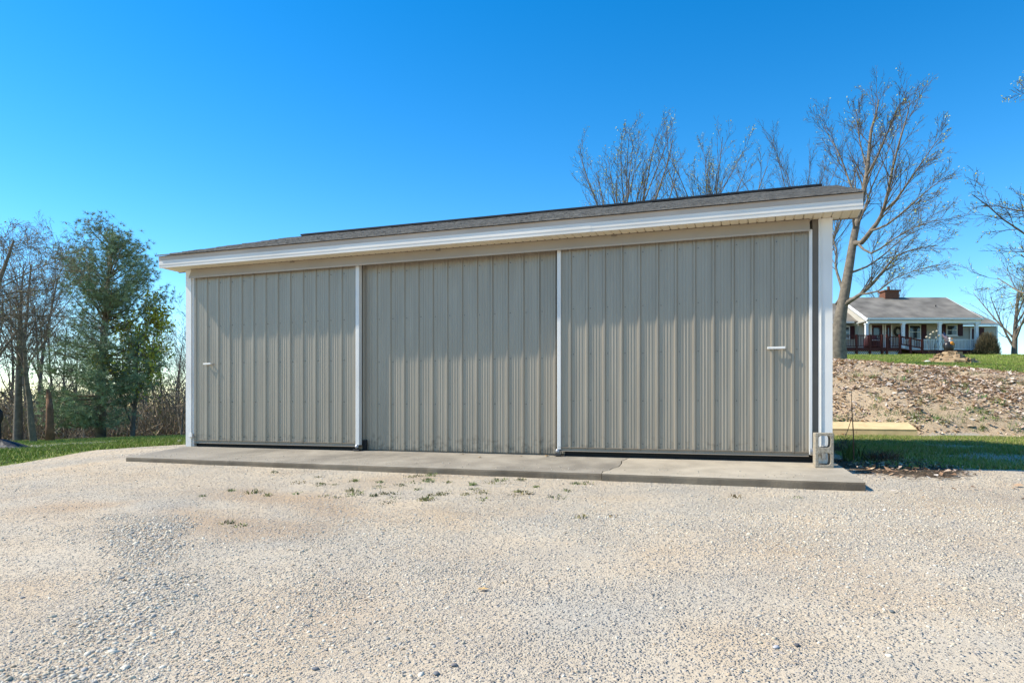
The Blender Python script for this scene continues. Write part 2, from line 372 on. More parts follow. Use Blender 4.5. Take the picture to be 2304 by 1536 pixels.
# ------------------------------------------------------------------ concrete apron
ap = thing('concrete_apron', (0, 0, 0), None, None, kind='structure')
def slab(xl, xr, seed, m='concrete'):
    """xl, xr: functions of y; top falls towards the front"""
    rnd = random.Random(seed); mb = MB(); ys = np.linspace(.06, -1.27, 12); NC = 70
    rows = []
    for j, y in enumerate(ys):
        a, b = xl(y), xr(y); xs = np.linspace(a, b, NC)
        zt = -.02*np.clip(xs/9.4, 0, 1) - .085*np.clip(-y/1.25, 0, 1)
        rows.append([(x, y + (float((vnoise(x, seed*3., .35)-.5)*.035+(vnoise(x, 9., .12)-.5)*.008) if j == 11 else 0), z) for x, z in zip(xs, zt)])
    n = NC; i0 = len(mb.v)
    # rounded nose and front face
    last = rows[-1]; rows.append([(x, y-.014, z-.008) for x, y, z in last]); rows.append([(x, y-.02, z-.026) for x, y, z in last])
    rows.append([(x, y-.024+float((vnoise(x, 5., .3)-.5)*.02), z-.16) for x, y, z in last])
    for r in rows: mb.v += r
    for j in range(len(rows)-1):
        for i in range(n-1): a = i0+j*n+i; mb.f.append((a+n, a+n+1, a+1, a))
    for side in (0, n-1):
        top = [r[side] for r in rows[:-1]]; k = len(mb.v)
        mb.v += top + [(x, y, -.3) for x, y, z in top]
        for q in range(len(top)-1):
            f = (k+q, k+q+1, k+q+1+len(top), k+q+len(top)); mb.f.append(f if side == 0 else f[::-1])
    o = mb.build('slab', M[m], ap, smooth=False); o.data.materials.append(M['concrete_dark'])
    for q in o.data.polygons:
        if q.normal.y < -.9: q.material_index = 1  # faces turned to the front get a darker, browner concrete than the top
    return o
j1 = lambda y: 1.75 - .38*min(1, max(0, -y/1.25)) + .02*math.sin(y*9) + .5*min(1, max(0, -y/1.25))*.9
j2 = lambda y: 7.09 - .07*(-y/1.25) + .035*math.sin(y*6.5) + .012*math.sin(y*23)
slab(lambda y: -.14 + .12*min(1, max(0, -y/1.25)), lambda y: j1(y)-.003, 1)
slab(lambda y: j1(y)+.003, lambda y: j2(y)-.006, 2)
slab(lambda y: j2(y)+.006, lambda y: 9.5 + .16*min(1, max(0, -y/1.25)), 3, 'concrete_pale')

# ------------------------------------------------------------------ barn
barn = thing('pole_barn', (4.66, 3, 0), 'long taupe ribbed steel barn with three sliding door panels and a low shingled roof', 'barn')
BO = (4.66, 3, 0)
def bpart(mb, name, m, parent=barn, **k):
    return mb.build(name, m, parent, off=BO, **k)
PITCH = .2286
def profile(x0, x1, first):
    """front profile of ribbed sheet: list of (x, depth) from x0 to x1, ribs centred at first + k*PITCH"""
    pts = []; k0 = int(math.floor((x0-first)/PITCH))-1
    for k in range(k0, k0+int((x1-x0)/PITCH)+4):
        c = first + k*PITCH
        pts += [(c-.024, 0), (c-.011, .019), (c+.011, .019), (c+.024, 0)]
        for q in (.33, .5, .67):
            m_ = c + PITCH*q; pts += [(m_-.011, 0), (m_-.005, .0035), (m_+.005, .0035), (m_+.011, 0)]
    out = [(x0, 0)] + [p for p in pts if x0+1e-4 < p[0] < x1-1e-4] + [(x1, 0)]
    return out
def steel_sheet(x0, x1, y, z0, z1, first, parent, name='steel_panel'):
    mb = MB(); pr = profile(x0, x1, first); n = len(pr)
    for z in (z0, z1):
        mb.v += [(x, y-d, z) for x, d in pr]
    for k in range(n-1): mb.f.append((k, k+1, n+k+1, n+k))
    k = len(mb.v); mb.v += [(x0, y+.004, z0), (x1, y+.004, z0), (x1, y+.004, z1), (x0, y+.004, z1)]; mb.f.append((k+3, k+2, k+1, k))
    return bpart(mb, name, M['steel'], parent)
def screws(x0, x1, y, zs, first, parent):
    mb = MB(); k = 0; x = first
    while x < x1-.05:
        for z in zs:
            xx = x+.045
            if x0+.03 < xx < x1-.03:
                zz = z + random.uniform(-.006, .006)
                mb.prism([(xx+.0065*math.cos(a), zz+.0065*math.sin(a)) for a in np.arange(0, 6.2, math.pi/3)], y-.007, y, 'y')
        x += PITCH
    tag(bpart(mb, 'screw_heads', M['screw'], parent), kind='stuff')
def door(x0, x1, y, z0, z1, first, label, sheets, zs):
    d = bpy.data.objects.new('door', None); COL.objects.link(d); d.parent = barn; d['label'] = label
    xs = [x0]; x = first + PITCH*4 - .035
    while x < x1-.2: xs.append(x); x += PITCH*4
    xs.append(x1)
    for k, (a, b) in enumerate(zip(xs[:-1], xs[1:])):
        steel_sheet(a, b, y-(.0015 if k % 2 else 0), z0, z1, first, d)
    screws(x0, x1, y, zs, first, d)
    return d
ZR = (.17, .72, 1.33, 1.93, 2.62)
XL0, XL1, XR0, XR1 = 0.0, 3.03, 6.13, 9.21
dl = door(XL0, XL1, 0, .085, 2.74, .26, 'left sliding door leaf with a white edge strip on its right', 3, ZR)
dr = door(XR0+.04, XR1, 0, .085, 2.74, 6.29, 'right sliding door leaf hung in front of the middle panel', 3, ZR)
dc = door(XL1-.1, XR0+.15, .10, .008, 2.80, 3.31, 'middle panel set back behind the two sliding leaves', 3, (.06, .68, 1.30, 1.93, 2.62))
def dpart(mb, name, m, d, **k): return mb.build(name, m, d, off=BO, **k)
# leaf bodies, bottom rails, edge strips
for d, a, b in ((dl, XL0, XL1), (dr, XR0, XR1)):
    dpart(MB().box(a+.004, b-.004, .005, .045, .09, 2.73), 'leaf_frame', M['recess'], d)
    dpart(MB().prism([(-.034, .052), (-.034, .058), (-.006, .062), (-.006, .098), (-.030, .104), (-.030, .108), (.046, .108), (.046, .052)], a+.003, b-.002), 'bottom_rail', M['rail'], d)
dpart(MB().box(XL1, XL1+.062, -.03, .05, .075, 2.745), 'edge_strip', M['white'], dl, bevel=.003)
dpart(MB().box(XR0-.012, XR0+.038, -.03, .05, .075, 2.745), 'edge_strip', M['white'], dr, bevel=.003)
dpart(MB().box(XR1+.001, XR1+.036, -.03, .05, .075, 2.735), 'edge_strip', M['white'], dr, bevel=.003)
def handle(d, x, z, w):
    mb = MB(); mb.box(x, x+w, -.062, -.036, z-.014, z+.014)
    h = dpart(mb, 'handle', M['white'], d, bevel=.006)
    for q in (x+.012, x+w-.03):
        dpart(MB().box(q, q+.018, -.0365, -.003, z-.011, z+.011), 'handle_post', M['white'], d)
handle(dl, .235, 1.325, .15); handle(dr, 8.745, 1.345, .205)
# rollers and guides at the bottom of the leaves
def roller(x, d):
    mb = MB(); mb.lathe([(.001, -.03), (.022, -.022), (.03, 0), (.022, .022), (.001, .03)], (x, -.045, .055), 12); dpart(mb, 'roller', M['galv'], d, smooth=True)
    dpart(MB().box(x-.05, x+.05, -.075, .03, -.006, .016), 'guide_shoe', M['blackmetal'], d, bevel=.003)
roller(XL1+.035, dl); roller(XR0+.0, dr)
bpart(MB().box(XL1+.066, XL1+.135, .055, .08, .004, .15), 'door_stop', M['black'])
# dark sill board behind the door gaps
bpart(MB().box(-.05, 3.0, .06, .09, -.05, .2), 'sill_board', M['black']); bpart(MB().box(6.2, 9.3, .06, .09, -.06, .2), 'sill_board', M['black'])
# header / track cover, slightly flared towards the bottom
bpart(MB().prism([(.11, 2.855), (-.045, 2.855), (-.05, 2.83), (-.098, 2.725), (-.098, 2.703), (-.088, 2.703), (-.088, 2.722), (-.04, 2.80), (.11, 2.80)], -.02, 9.215), 'track_cover', M['header'])
bpart(MB().box(-.02, 9.21, -.052, .1, 2.856, 2.872), 'track_flashing', M['recess'])
for x in (1.9, 4.35, 6.85): bpart(MB().box(x, x+.07, -.062, -.04, 2.835, 2.868), 'track_bracket', M['recess'])
# walls of the building (front wall behind the leaves, sides, back)
YB = 6.22
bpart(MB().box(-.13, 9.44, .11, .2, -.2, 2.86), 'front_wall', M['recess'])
for x, s in ((-.14, 1), (9.40, -1)):
    mb = MB(); mb.box(x, x+.05, .2, YB, -.25, 2.86); bpart(mb, 'side_wall', M['steel'])
    mb = MB(); mb.prism([(-.02, 2.95), (3.06, 3.98), (YB+.1, 2.95)], x+.01, x+.04); bpart(mb, 'gable_wall', M['steel'])
bpart(MB().box(-.14, 9.45, YB, YB+.05, -.25, 2.86), 'back_wall', M['steel'])
# white corner trims
bpart(MB().prism([(-.155, -.02), (-.045, -.02), (-.045, .0), (-.01, .005), (-.01, .15), (-.155, .15)], -.02, 2.858, 'z'), 'corner_trim', M['white'])
bpart(MB().prism([(9.315, -.012), (9.465, -.02), (9.465, .15), (9.315, .15)], -.06, 2.858, 'z'), 'corner_trim', M['white'])
bpart(MB().box(9.25, 9.315, .03, .1, -.02, 2.858), 'jamb', M['recess'])
bpart(MB().box(9.338, 9.345, -.026, -.011, -.05, 2.85), 'trim_bead', M['white'])
# latch at the foot of the left corner
bpart(MB().box(-.06, -.005, -.05, -.02, .13, .21), 'latch', M['white'], bevel=.006)
bpart(MB().box(-.045, .02, -.075, -.05, .15, .172), 'latch', M['white'], bevel=.004)
# end roller bracket seen through the block
mb = MB(); mb.tube([(9.22, -.06, .11), (9.36, -.06, .11)], .042, 14); bpart(mb, 'end_roller', M['galv'])
bpart(MB().box(9.35, 9.39, -.12, -.02, .03, .19), 'end_bracket', M['galv'], bevel=.006)
# soffit, fascia, roof
RX0, RX1 = -.425, 9.755; YE = -.30
so = bpy.data.objects.new('soffit', None); COL.objects.link(so); so.parent = barn
W = .3085; k = 0; x = RX0+.006
me0 = None
while x < RX1-.02:
    w = min(W, RX1-.006-x)
    mb = MB(); prof = []
    for q in range(3):
        a = w/3*q; prof += [(a+.002, .012), (a+.012, 0), (a+w/3-.012, 0), (a+w/3-.002, .012)]
    n = len(prof)
    mb.v += [(p-w/2, YE+.02-2*0, 2.86+h) for p, h in prof] + [(p-w/2, .10, 2.86+h) for p, h in prof]
    for i in range(n-1): mb.f.append((i, n+i, n+i+1, i+1))
    if abs(w-W) < 1e-6 and me0: o = bpy.data.objects.new('soffit_panel', me0); COL.objects.link(o); o.parent = so
    else:
        o = mb.build('soffit_panel', M['soffit'], so)
        if me0 is None: me0 = o.data
    o.location = (x+w/2-BO[0], -BO[1], 0); x += w; k += 1
bpart(MB().box(RX0, RX1, .10, .112, 2.85, 2.90), 'soffit_channel', M['recess'])
# fascia: aluminium board with two faint steps, tan drip edge above
cuts = [RX0, 2.95, 6.62, RX1]
for k in range(3):     # three lengths that overlap by a hair
    e = YE-(.0025 if k == 1 else 0); x0, x1 = cuts[k]-(.02 if k == 1 else 0), cuts[k+1]+(.02 if k == 1 else 0)
    bpart(MB().prism([(e, 2.856), (YE+.02, 2.856), (YE+.02, 2.973), (e-.002, 2.973), (e-.002, 2.938), (e-.006, 2.935), (e-.006, 2.90), (e-.002, 2.897)], x0, x1), 'fascia', M['fascia'])
cuts = [RX0-.002, 1.75, 5.4, 8.35, RX1+.002]
for k in range(4):
    e = YE-.004-(.003 if k % 2 else 0); ov = .02 if k % 2 else 0
    bpart(MB().prism([(e, 2.9735), (YE+.02, 2.9735), (YE+.02, 3.045), (e-.008, 3.04)], cuts[k]-(ov if k else 0), cuts[k+1]+(ov if k < 3 else 0)), 'drip_edge', M['fascia_tan'])
for xe in (RX0, RX1-.02):   # rake boards on both gables
    bpart(MB().prism([(YE+.021, 2.86), (YE+.021, 3.03), (3.06, 4.065), (6.42, 3.03), (6.42, 2.86), (3.06, 3.90)], xe+.001, xe+.019), 'rake_board', M['fascia'])
roof = bpy.data.objects.new('roof', None); COL.objects.link(roof); roof.parent = barn
RID = (3.06, 4.10); sl = (RID[1]-3.05)/(RID[0]-YE+.03)
def slope_side(sgn):
    mb = MB(); n = 26; y0 = YE-.035; L = RID[0]-y0; rows = []
    for k in range(n):
        ya = y0+L*k/n; yb = y0+L*(k+1)/n; za = 3.046+sl*(ya-y0)+.012; zb = 3.046+sl*(yb-y0)+.004
        rows.append((ya, za, yb, zb))
    def Y(y): return y if sgn > 0 else 2*RID[0]-y
    rnd = random.Random(3)
    for k, (ya, za, yb, zb) in enumerate(rows):
        x = RX0-.012 - (.15 if k % 2 else 0)
        while x < RX1+.012:
            w = rnd.uniform(.14, .34); a = max(x, RX0-.012); b = min(x+w, RX1+.012); t = rnd.choice((0, 0, .006))
            if b > a:
                A = [(a, Y(ya), za+t), (b, Y(ya), za+t), (b, Y(yb+.02), zb+t), (a, Y(yb+.02), zb+t)]
                i = len(mb.v); mb.v += A + [(a, Y(ya), za-.014), (b, Y(ya), za-.014)]
                mb.f.append((i, i+1, i+2, i+3) if sgn > 0 else (i+3, i+2, i+1, i)); mb.f.append((i+4, i+5, i+1, i))
            x += w
    i = len(mb.v); zb = 3.034+sl*L
    mb.v += [(RX0-.012, Y(y0), 3.034), (RX1+.012, Y(y0), 3.034), (RX1+.012, Y(RID[0]), zb), (RX0-.012, Y(RID[0]), zb)]; mb.f.append((i+3, i+2, i+1, i))
    tag(mb.build('shingles', M['shingle'], roof, off=BO), kind='stuff')
slope_side(1); slope_side(-1)
mb = MB(); mb.prism([(RID[0]-.13, 4.085), (RID[0]-.13, 4.115), (RID[0], 4.155), (RID[0]+.13, 4.115), (RID[0]+.13, 4.085)], -.1, 9.56)
mb.build('ridge_vent', M['black'], roof, off=BO)

# concrete block standing on end against the corner
def concrete_block():
    w, dp, h = .195, .19, .39; mb = MB(); N = 24
    def ring(cz, hh, y, inner):
        out = []
        for k in range(N):
            a = 2*math.pi*k/N; c, s = math.cos(a), math.sin(a); m_ = max(abs(c), abs(s))
            if inner:
                e = (abs(c)**5+abs(s)**5)**(1/5); out.append((c/e*(w/2-.034), y, cz+s/e*(hh/2-.030)))
            else: out.append((max(-1, min(1, c/m_))*w/2, y, cz+s/m_*hh/2))
        return out
    for cz, hh in ((.0975+.0, .195), (.2925, .195)):
        i = len(mb.v)
        mb.v += ring(cz, hh, -dp/2, 0)+ring(cz, hh, -dp/2, 1)+ring(cz, hh, dp/2, 0)+ring(cz, hh, dp/2, 1)
        for k in range(N):
            q = (k+1) % N
            mb.f.append((i+k, i+q, i+N+q, i+N+k)); mb.f.append((i+2*N+q, i+2*N+k, i+3*N+k, i+3*N+q))
            mb.f.append((i+N+k, i+N+q, i+3*N+q, i+3*N+k))
            za = mb.v[i+k][2]; zb = mb.v[i+q][2]
            if not (abs(za-.195) < 1e-4 and abs(zb-.195) < 1e-4): mb.f.append((i+q, i+k, i+2*N+k, i+2*N+q))
    o = mb.build('concrete_block', M['block'], loc=(9.345, -.30, -.045)); o.rotation_euler.z = R(4)
    m = o.modifiers.new('bevel', 'BEVEL'); m.width = .006; m.segments = 2; m.limit_method = 'ANGLE'
    tag(o, 'tan hollow concrete block standing on end at the barn corner, two cores facing out', 'block')
concrete_block()

# ------------------------------------------------------------------ branching trees
class Tree:
    def __init__(s, seed): s.r = random.Random(seed); s.thick = MB(); s.thin = MB(); s.tips = []
    def limb(s, pts, rads, level):
        sides = 9 if level == 0 else 6 if level == 1 else 4 if level == 2 else 3
        (s.thick if level <= 1 else s.thin).tube(pts, rads, sides, cap=False)
    def grow(s, p, d, L, r, level, P):
        rnd = s.r; n = P['seg'][min(level, len(P['seg'])-1)]; pts = [Vector(p)]; rads = [r]; d = Vector(d).normalized(); step = L/n
        wig = P['wig'][min(level, len(P['wig'])-1)]; up = P['up'][min(level, len(P['up'])-1)]
        endr = r*P.get('taper', .35)
        for k in range(n):
            d = (d + Vector((rnd.gauss(0, wig), rnd.gauss(0, wig), rnd.gauss(0, wig)+up/n))).normalized()
            pts.append(pts[-1]+d*step); rads.append(r+(endr-r)*(k+1)/n)
        s.limb(pts, rads, level); s.side(pts, rads, L, level, P)
        return pts
    def side(s, pts, rads, L, level, P, start=None):
        rnd = s.r
        if level >= P['levels']:
            s.tips.append(pts[-1]); s.tips.append(pts[len(pts)//2]); return
        n = len(pts)-1; nc = P['n'][level]; st = P['start'][level] if start is None else start
        for c in range(nc):
            t = st+(1-st)*(c+rnd.random()*.8)/nc; t = min(t, .995); f = t*n; i = int(f); q = f-i
            p = pts[i].lerp(pts[i+1], q); r = rads[i]+(rads[i+1]-rads[i])*q
            ax = (pts[i+1]-pts[i]).normalized()
            perp = ax.orthogonal().normalized(); ang = rnd.random()*6.283
            perp = (perp*math.cos(ang)+ax.cross(perp)*math.sin(ang))
            a = R(P['ang'][level]+rnd.uniform(-10, 10)); d = ax*math.cos(a)+perp*math.sin(a)
            l2 = L*P['len'][level]*rnd.uniform(.65, 1.15)*(1.15-.55*t)
            s.grow(p, d, l2, max(r*P['rr'][level], P.get('rmin', .006)), level+1, P)
    def build(s, name, base, label, cat, group, bark, twig, bud=None, nbud=0, size=.03, rz=0):
        t = thing(name, base, label, cat, group)
        s.thick.build('trunk', bark, t, smooth=True)
        s.thin.build('crown', twig, t)
        if bud and nbud:
            n = nbud; rr = np.random.default_rng(s.r.randrange(9999)); tp = np.array([tuple(q) for q in s.tips])
            c = tp[rr.integers(0, len(tp), n)] + rr.normal(0, size*1.6, (n, 3))
            tag(leaf_cloud('buds', c, size, bud, t, rr), kind='stuff')
        return t
def leaf_cloud(name, c, size, m, parent, rr, tint=None, flat=0.):
    n = len(c); a = rr.normal(0, 1, (n, 3)); a[:, 2] *= (1-flat); a /= np.linalg.norm(a, axis=1)[:, None]
    b = np.cross(a, rr.normal(0, 1, (n, 3))); b /= np.linalg.norm(b, axis=1)[:, None]
    s = size*rr.uniform(.6, 1.4, (n, 1)); v = np.stack([c-a*s, c+b*s*.5, c+a*s, c-b*s*.5], 1).reshape(-1, 3)
    f = np.arange(4*n).reshape(-1, 4)
    return np_mesh(name, v, f, m, parent, tint=None if tint is None else np.repeat(tint, 4, 0))
def copy_tree(t, loc, label, group, rz, sc):
    o = t.copy(); COL.objects.link(o); o.location = loc; o.rotation_euler.z = rz; o.scale = (sc, sc, sc); o['label'] = label
    if group: o['group'] = group
    for ch in t.children:
        c = ch.copy(); COL.objects.link(c); c.parent = o
    return o
# hero maple on the bank: main limbs follow the photograph, at the tree's own distance with depth spread
ZM = 29.0
def mp(px, py, dz=0): return pix(px, py, ZM+dz)
base = gpt(1884, ZM); base.z -= .1
T = Tree(11)
PM = dict(levels=4, n=[0, 17, 8, 4], start=[.2, .18, .15, .2], ang=[40, 30, 30, 30], len=[.5, .5, .46, .5], rr=[.5, .36, .5, .6], seg=[6, 5, 4, 2], wig=[.05, .05, .07, .09], up=[.2, .14, .1, .06], rmin=.0065, taper=.25)
limbs = [
 ([(1884,799,0),(1886,760,0),(1890,722,0),(1895,690,0),(1904,640,0),(1913,585,.1),(1922,530,.2),(1932,484,.3),(1945,420,.4),(1953,370,.5),(1960,294,.6),(1972,255,.7),(1977,225,.8)], .30, .025),
 ([(1919,545,.2),(1938,546,-.3),(1962,516,-.7),(1982,487,-1),(1997,437,-1.3),(2008,380,-1.5),(2026,312,-1.7),(2040,265,-1.9),(2047,230,-2)], .15, .018),
 ([(1894,692,0),(1912,677,-.3),(1936,662,-.7),(1965,636,-1.1),(1990,606,-1.4),(2018,576,-1.7),(2060,560,-2),(2112,552,-2.3)], .13, .015),
 ([(1899,664,0),(1888,628,.4),(1880,598,.8),(1882,560,1.1),(1874,535,1.4),(1885,490,1.7),(1868,440,2.0)], .085, .014),
 ([(1934,478,.3),(1922,440,.9),(1908,400,1.4),(1890,350,1.8),(1868,310,2.1),(1850,282,2.4)], .075, .012),
 ([(1948,400,.4),(1975,350,0),(1996,300,-.4),(2012,262,-.8),(2024,232,-1)], .07, .012),
 ([(1985,478,-1),(2016,450,-1.6),(2050,400,-2.2),(2085,350,-2.6),(2120,300,-3)], .07, .012),
 ([(1960,519,-.7),(1995,506,-1.6),(2040,470,-2.4),(2085,430,-3),(2125,400,-3.4)], .065, .012),
 ([(1932,550,-.3),(1960,570,-1.2),(2000,545,-2.1),(2050,515,-2.9),(2120,490,-3.6)], .065, .012),
 ([(1908,615,0),(1950,600,1.0),(1990,572,1.8),(2040,530,2.4),(2100,505,2.9)], .07, .012),
 ([(1936,662,-.7),(1975,655,-1.5),(2010,628,-2.1),(2050,612,-2.7),(2110,595,-3.1)], .05, .011),
 ([(1927,506,.2),(1945,470,1.2),(1962,420,2.0),(1990,360,2.6),(2015,300,3)], .075, .012),
 ([(1950,380,.5),(1935,320,.9),(1930,282,1.2),(1926,248,1.4)], .05, .01)]
for k, (pl, r0, r1) in enumerate(limbs):
    pts = [mp(*q) - base for q in pl]
    if k == 0: pts[0] = Vector((pts[0].x, pts[0].y, -.1))
    n = len(pts); r0 *= 1 if k == 0 else .8; rads = [r0*(1-i/(n-1))**1.15+r1*.8*(i/(n-1)) for i in range(n)]
    if k == 0: rads[0] *= 1.35; rads[1] *= 1.1
    # subdivide for smooth limbs
    P2, R2 = [], []
    for i in range(n-1):
        for s_ in (0, .5):
            a = pts[max(i-1, 0)]; b = pts[i]; c = pts[i+1]; d = pts[min(i+2, n-1)]
            t = s_; q = .5*((2*b)+(-a+c)*t+(2*a-5*b+4*c-d)*t*t+(-a+3*b-3*c+d)*t**3); P2.append(q); R2.append(rads[i]*(1-t)+rads[i+1]*t)
    P2.append(pts[-1]); R2.append(rads[-1])
    T.limb(P2, R2, 0 if k == 0 else 1)
    L = sum((P2[i+1]-P2[i]).length for i in range(len(P2)-1))
    T.side(P2, R2, min(L, 6.0)*.8, 1, PM, start=.5 if k == 0 else .25)
T.build('maple_tree', base, 'large bare maple with wide spreading limbs on the bank beside the barn', 'tree', None, M['bark'], M['twig'], M['bud'], 2200, .032)

# broom shaped budding trees whose tops rise behind the barn roof
PB = dict(levels=4, n=[17, 12, 6, 3], start=[.16, .2, .2, .2], ang=[23, 22, 26, 28], len=[.92, .36, .42, .5], rr=[.48, .4, .5, .6], seg=[6, 7, 4, 2], wig=[.03, .035, .07, .1], up=[.1, .22, .15, .1], rmin=.007, taper=.2)
def broom(seed, px, Z, ytop, label, P=PB, r=.27, bark='bark', twig='twig', bud='bud', nb=2600, lean=(0, 0), group='bare trees rising behind the barn'):
    b = gpt(px, Z); h = pix(px, ytop, Z).z - b.z
    t = Tree(seed); t.grow((0, 0, -.1), (lean[0], lean[1], 1), h*.74, r, 0, P)
    mz = max(q.z for q in t.tips); k = h/mz
    o = t.build('bare_tree', b, label, 'tree', group, M[bark], M[twig], M[bud] if bud else None, nb, .035)
    o.scale = (k, k, k); return o
broom(21, 1400, 34, 258, 'bare budding tree behind the middle of the barn roof, leftmost of the three tops')
broom(25, 1600, 36, 255, 'bare budding tree behind the barn roof, middle one of the three tops')
broom(26, 1798, 37, 262, 'bare tree behind the right end of the barn roof, next to the maple', nb=300)
# right of the house
PR = dict(PB, n=[10, 9, 6, 4], start=[.12, .2, .2, .2], ang=[34, 34, 32, 32], len=[.9, .45, .45, .5])
broom(31, 2282, 63, 555, 'multi-limbed budding tree just right of the house end wall', PR, .32, nb=2600, group='trees beside the house')
broom(32, 2340, 66, 600, 'slim budding tree at the right edge behind the many-limbed one', PR, .25, nb=1500, group='trees beside the house')
broom(33, 2010, 85, 610, 'faint leafless tree beyond the house chimney', PB, .2, nb=0, bud=None, group='trees beside the house')
# tree just out of frame on the right, its drooping limbs reach in
PW = dict(levels=4, n=[16, 10, 6, 4], start=[.22, .2, .15, .2], ang=[72, 40, 36, 34], len=[.5, .45, .48, .5], rr=[.3, .45, .5, .6], seg=[8, 7, 4, 3], wig=[.03, .07, .1, .12], up=[.05, .12, .05, 0], rmin=.008, taper=.25)
broom(41, 2445, 30, 130, 'tall budding tree at the far right edge, only its limbs reaching in', PW, .28, nb=2600, group='trees beside the house')

# ---------------------------------------------- left wood
def pine():
    Z = 28.0; b = pixg(226, 986); X, Z = w2c(b.x, b.y); s = Z/FPX; rr = np.random.default_rng(5); rnd = random.Random(5)
    t = thing('white_pine', b, 'tall blue-green white pine standing at the left edge of the lawn', 'tree')
    ht = (986-492)*s; mb = MB()
    mb.tube([(0, 0, -.1), (.03, 0, ht*.3), (.2*EX[0], .2*EX[1], ht*.6), (.47*EX[0], .47*EX[1], ht*.98)], [.2, .15, .09, .015], 9); mb.build('trunk', M['bark_dark'], t, smooth=True)
    limb = MB(); cl = []
    # half width of the crown in pixels, by pixel row
    rows = [492, 510, 540, 575, 610, 640, 665, 690, 720, 760, 800, 850, 900, 945, 965]
    hw = [20, 58, 92, 104, 114, 112, 84, 60, 66, 104, 130, 140, 128, 100, 40]
    for k in range(150):
        u = (k+rnd.random())/150; py = 500+u**.85*455; w = np.interp(py, rows, hw)*s*rnd.uniform(.65, 1.12)
        z = (986-py)*s; a = rnd.random()*6.283; rise = .95 if py < 650 else .5 if py < 760 else .12
        z0 = max(.5, z-w*rise); lx = .55*max(0, z/ht-.15); p0 = Vector((.02+lx*EX[0]*z0/max(z, .5), lx*EX[1]*z0/max(z, .5), z0)); p1 = Vector((w*math.cos(a)+lx*EX[0], w*math.sin(a)+lx*EX[1], z+rnd.uniform(-.1, .1)))
        mid = p0.lerp(p1, .5)+Vector((0, 0, -.08*w)); limb.tube([p0, mid, p1], [.035, .022, .008], 4, cap=False)
        dens = 50 if py < 660 else 24 if py < 900 else 28
        for q in range(int(dens*max(.4, w))):
            f = rnd.uniform(.35, 1.03)**.8; p = p0.lerp(mid, f*2) if f < .5 else mid.lerp(p1, f*2-1)
            sp = .16*(.5+f); cl.append((p.x+rnd.gauss(0, sp), p.y+rnd.gauss(0, sp), p.z+rnd.gauss(0, sp*.6)+.05))
    limb.build('branches', M['bark_dark'], t)
    c = np.array(cl); n = len(c); K = 22
    # a tuft is a spray of needles
    cc = np.repeat(c, K, 0); d = rr.normal(0, 1, (n*K, 3)); d[:, 2] = d[:, 2]*.8+.45
    out = cc.copy(); out[:, 2] = 0; out /= np.maximum(np.linalg.norm(out, axis=1), .05)[:, None]; d += out*.6
    d /= np.linalg.norm(d, axis=1)[:, None]; sd_ = np.cross(d, rr.normal(0, 1, (n*K, 3))); sd_ /= np.linalg.norm(sd_, axis=1)[:, None]
    L = rr.uniform(.09, .19, (n*K, 1)); v = np.stack([cc-sd_*.006, cc+sd_*.006, cc+d*L], 1).reshape(-1, 3)
    g = np.repeat(rr.uniform(.7, 1.5, n), K*3); tint = np.stack([g*.95, g, g*1.02], 1)
    np_mesh('needles', v, np.arange(3*n*K).reshape(-1, 3), M['pine'], t, tint=tint)
pine()
PS = dict(levels=4, n=[12, 8, 6, 4], start=[.12, .2, .15, .2], ang=[44, 40, 38, 36], len=[.55, .5, .5, .5], rr=[.42, .5, .5, .6], seg=[7, 5, 4, 3], wig=[.05, .09, .12, .14], up=[.1, .15, .1, 0], rmin=.006, taper=.3)
def small_tree(seed, px, py, ytop, label, P, r, bark, twig, bud, nb, name='bare_tree', cat='tree', group=None, size=.035, lean=(0, 0)):
    b = pixg(px, py); X, Z = w2c(b.x, b.y); h = (py-ytop)*Z/FPX
    t = Tree(seed); t.grow((0, 0, -.1), (lean[0], lean[1], 1), h*.85, r, 0, P); k = h/max(q.z for q in t.tips)
    o = t.build(name, b, label, cat, group, M[bark], M[twig], M[bud] if bud else None, nb, size); o.scale = (k, k, k); return o
small_tree(51, 297, 983, 650, 'small tree with sparse yellow leaves in front of the pine', dict(PS, n=[16, 9, 6, 3], ang=[40, 38, 36, 36]), .11, 'bark', 'twig', 'bud', 4500, name='budding_tree', size=.07)
GA = 'bare trees at the left wood edge'
small_tree(52, 40, 992, 470, 'bare tree with the thickest grey trunk at the left edge of the picture', dict(PS, start=[.35, .2, .15, .2], taper=.1, n=[18, 9, 6, 4], rr=[.34, .45, .5, .6]), .19, 'bark', 'twig_dark', 'bud_pale', 500, group=GA)
small_tree(53, 76, 995, 545, 'dark-trunked bare tree second from the left edge', dict(PS, start=[.45, .2, .2, .2], ang=[34, 36, 36, 36], taper=.1, n=[18, 9, 6, 4]), .13, 'bark_dark', 'twig', None, 0, group=GA)
small_tree(54, -75, 1002, 430, 'gnarled bare tree leaning in from beyond the left edge', dict(PS, ang=[55, 48, 44, 42], start=[.2, .15, .15, .2], n=[18, 11, 6, 4], wig=[.08, .2, .2, .18], up=[.05, .15, -.15, -.1], len=[.6, .5, .5, .5], taper=.12, rr=[.32, .45, .5, .6]), .22, 'bark_dark', 'twig_dark', 'bud_pale', 900, group=GA)
small_tree(57, 408, 978, 640, 'thin pale sapling at the barn corner, twigs against the sky', dict(PS, ang=[30, 32, 34, 34], n=[8, 6, 4, 3]), .04, 'bark', 'twig', None, 0, name='sapling', group=GA)
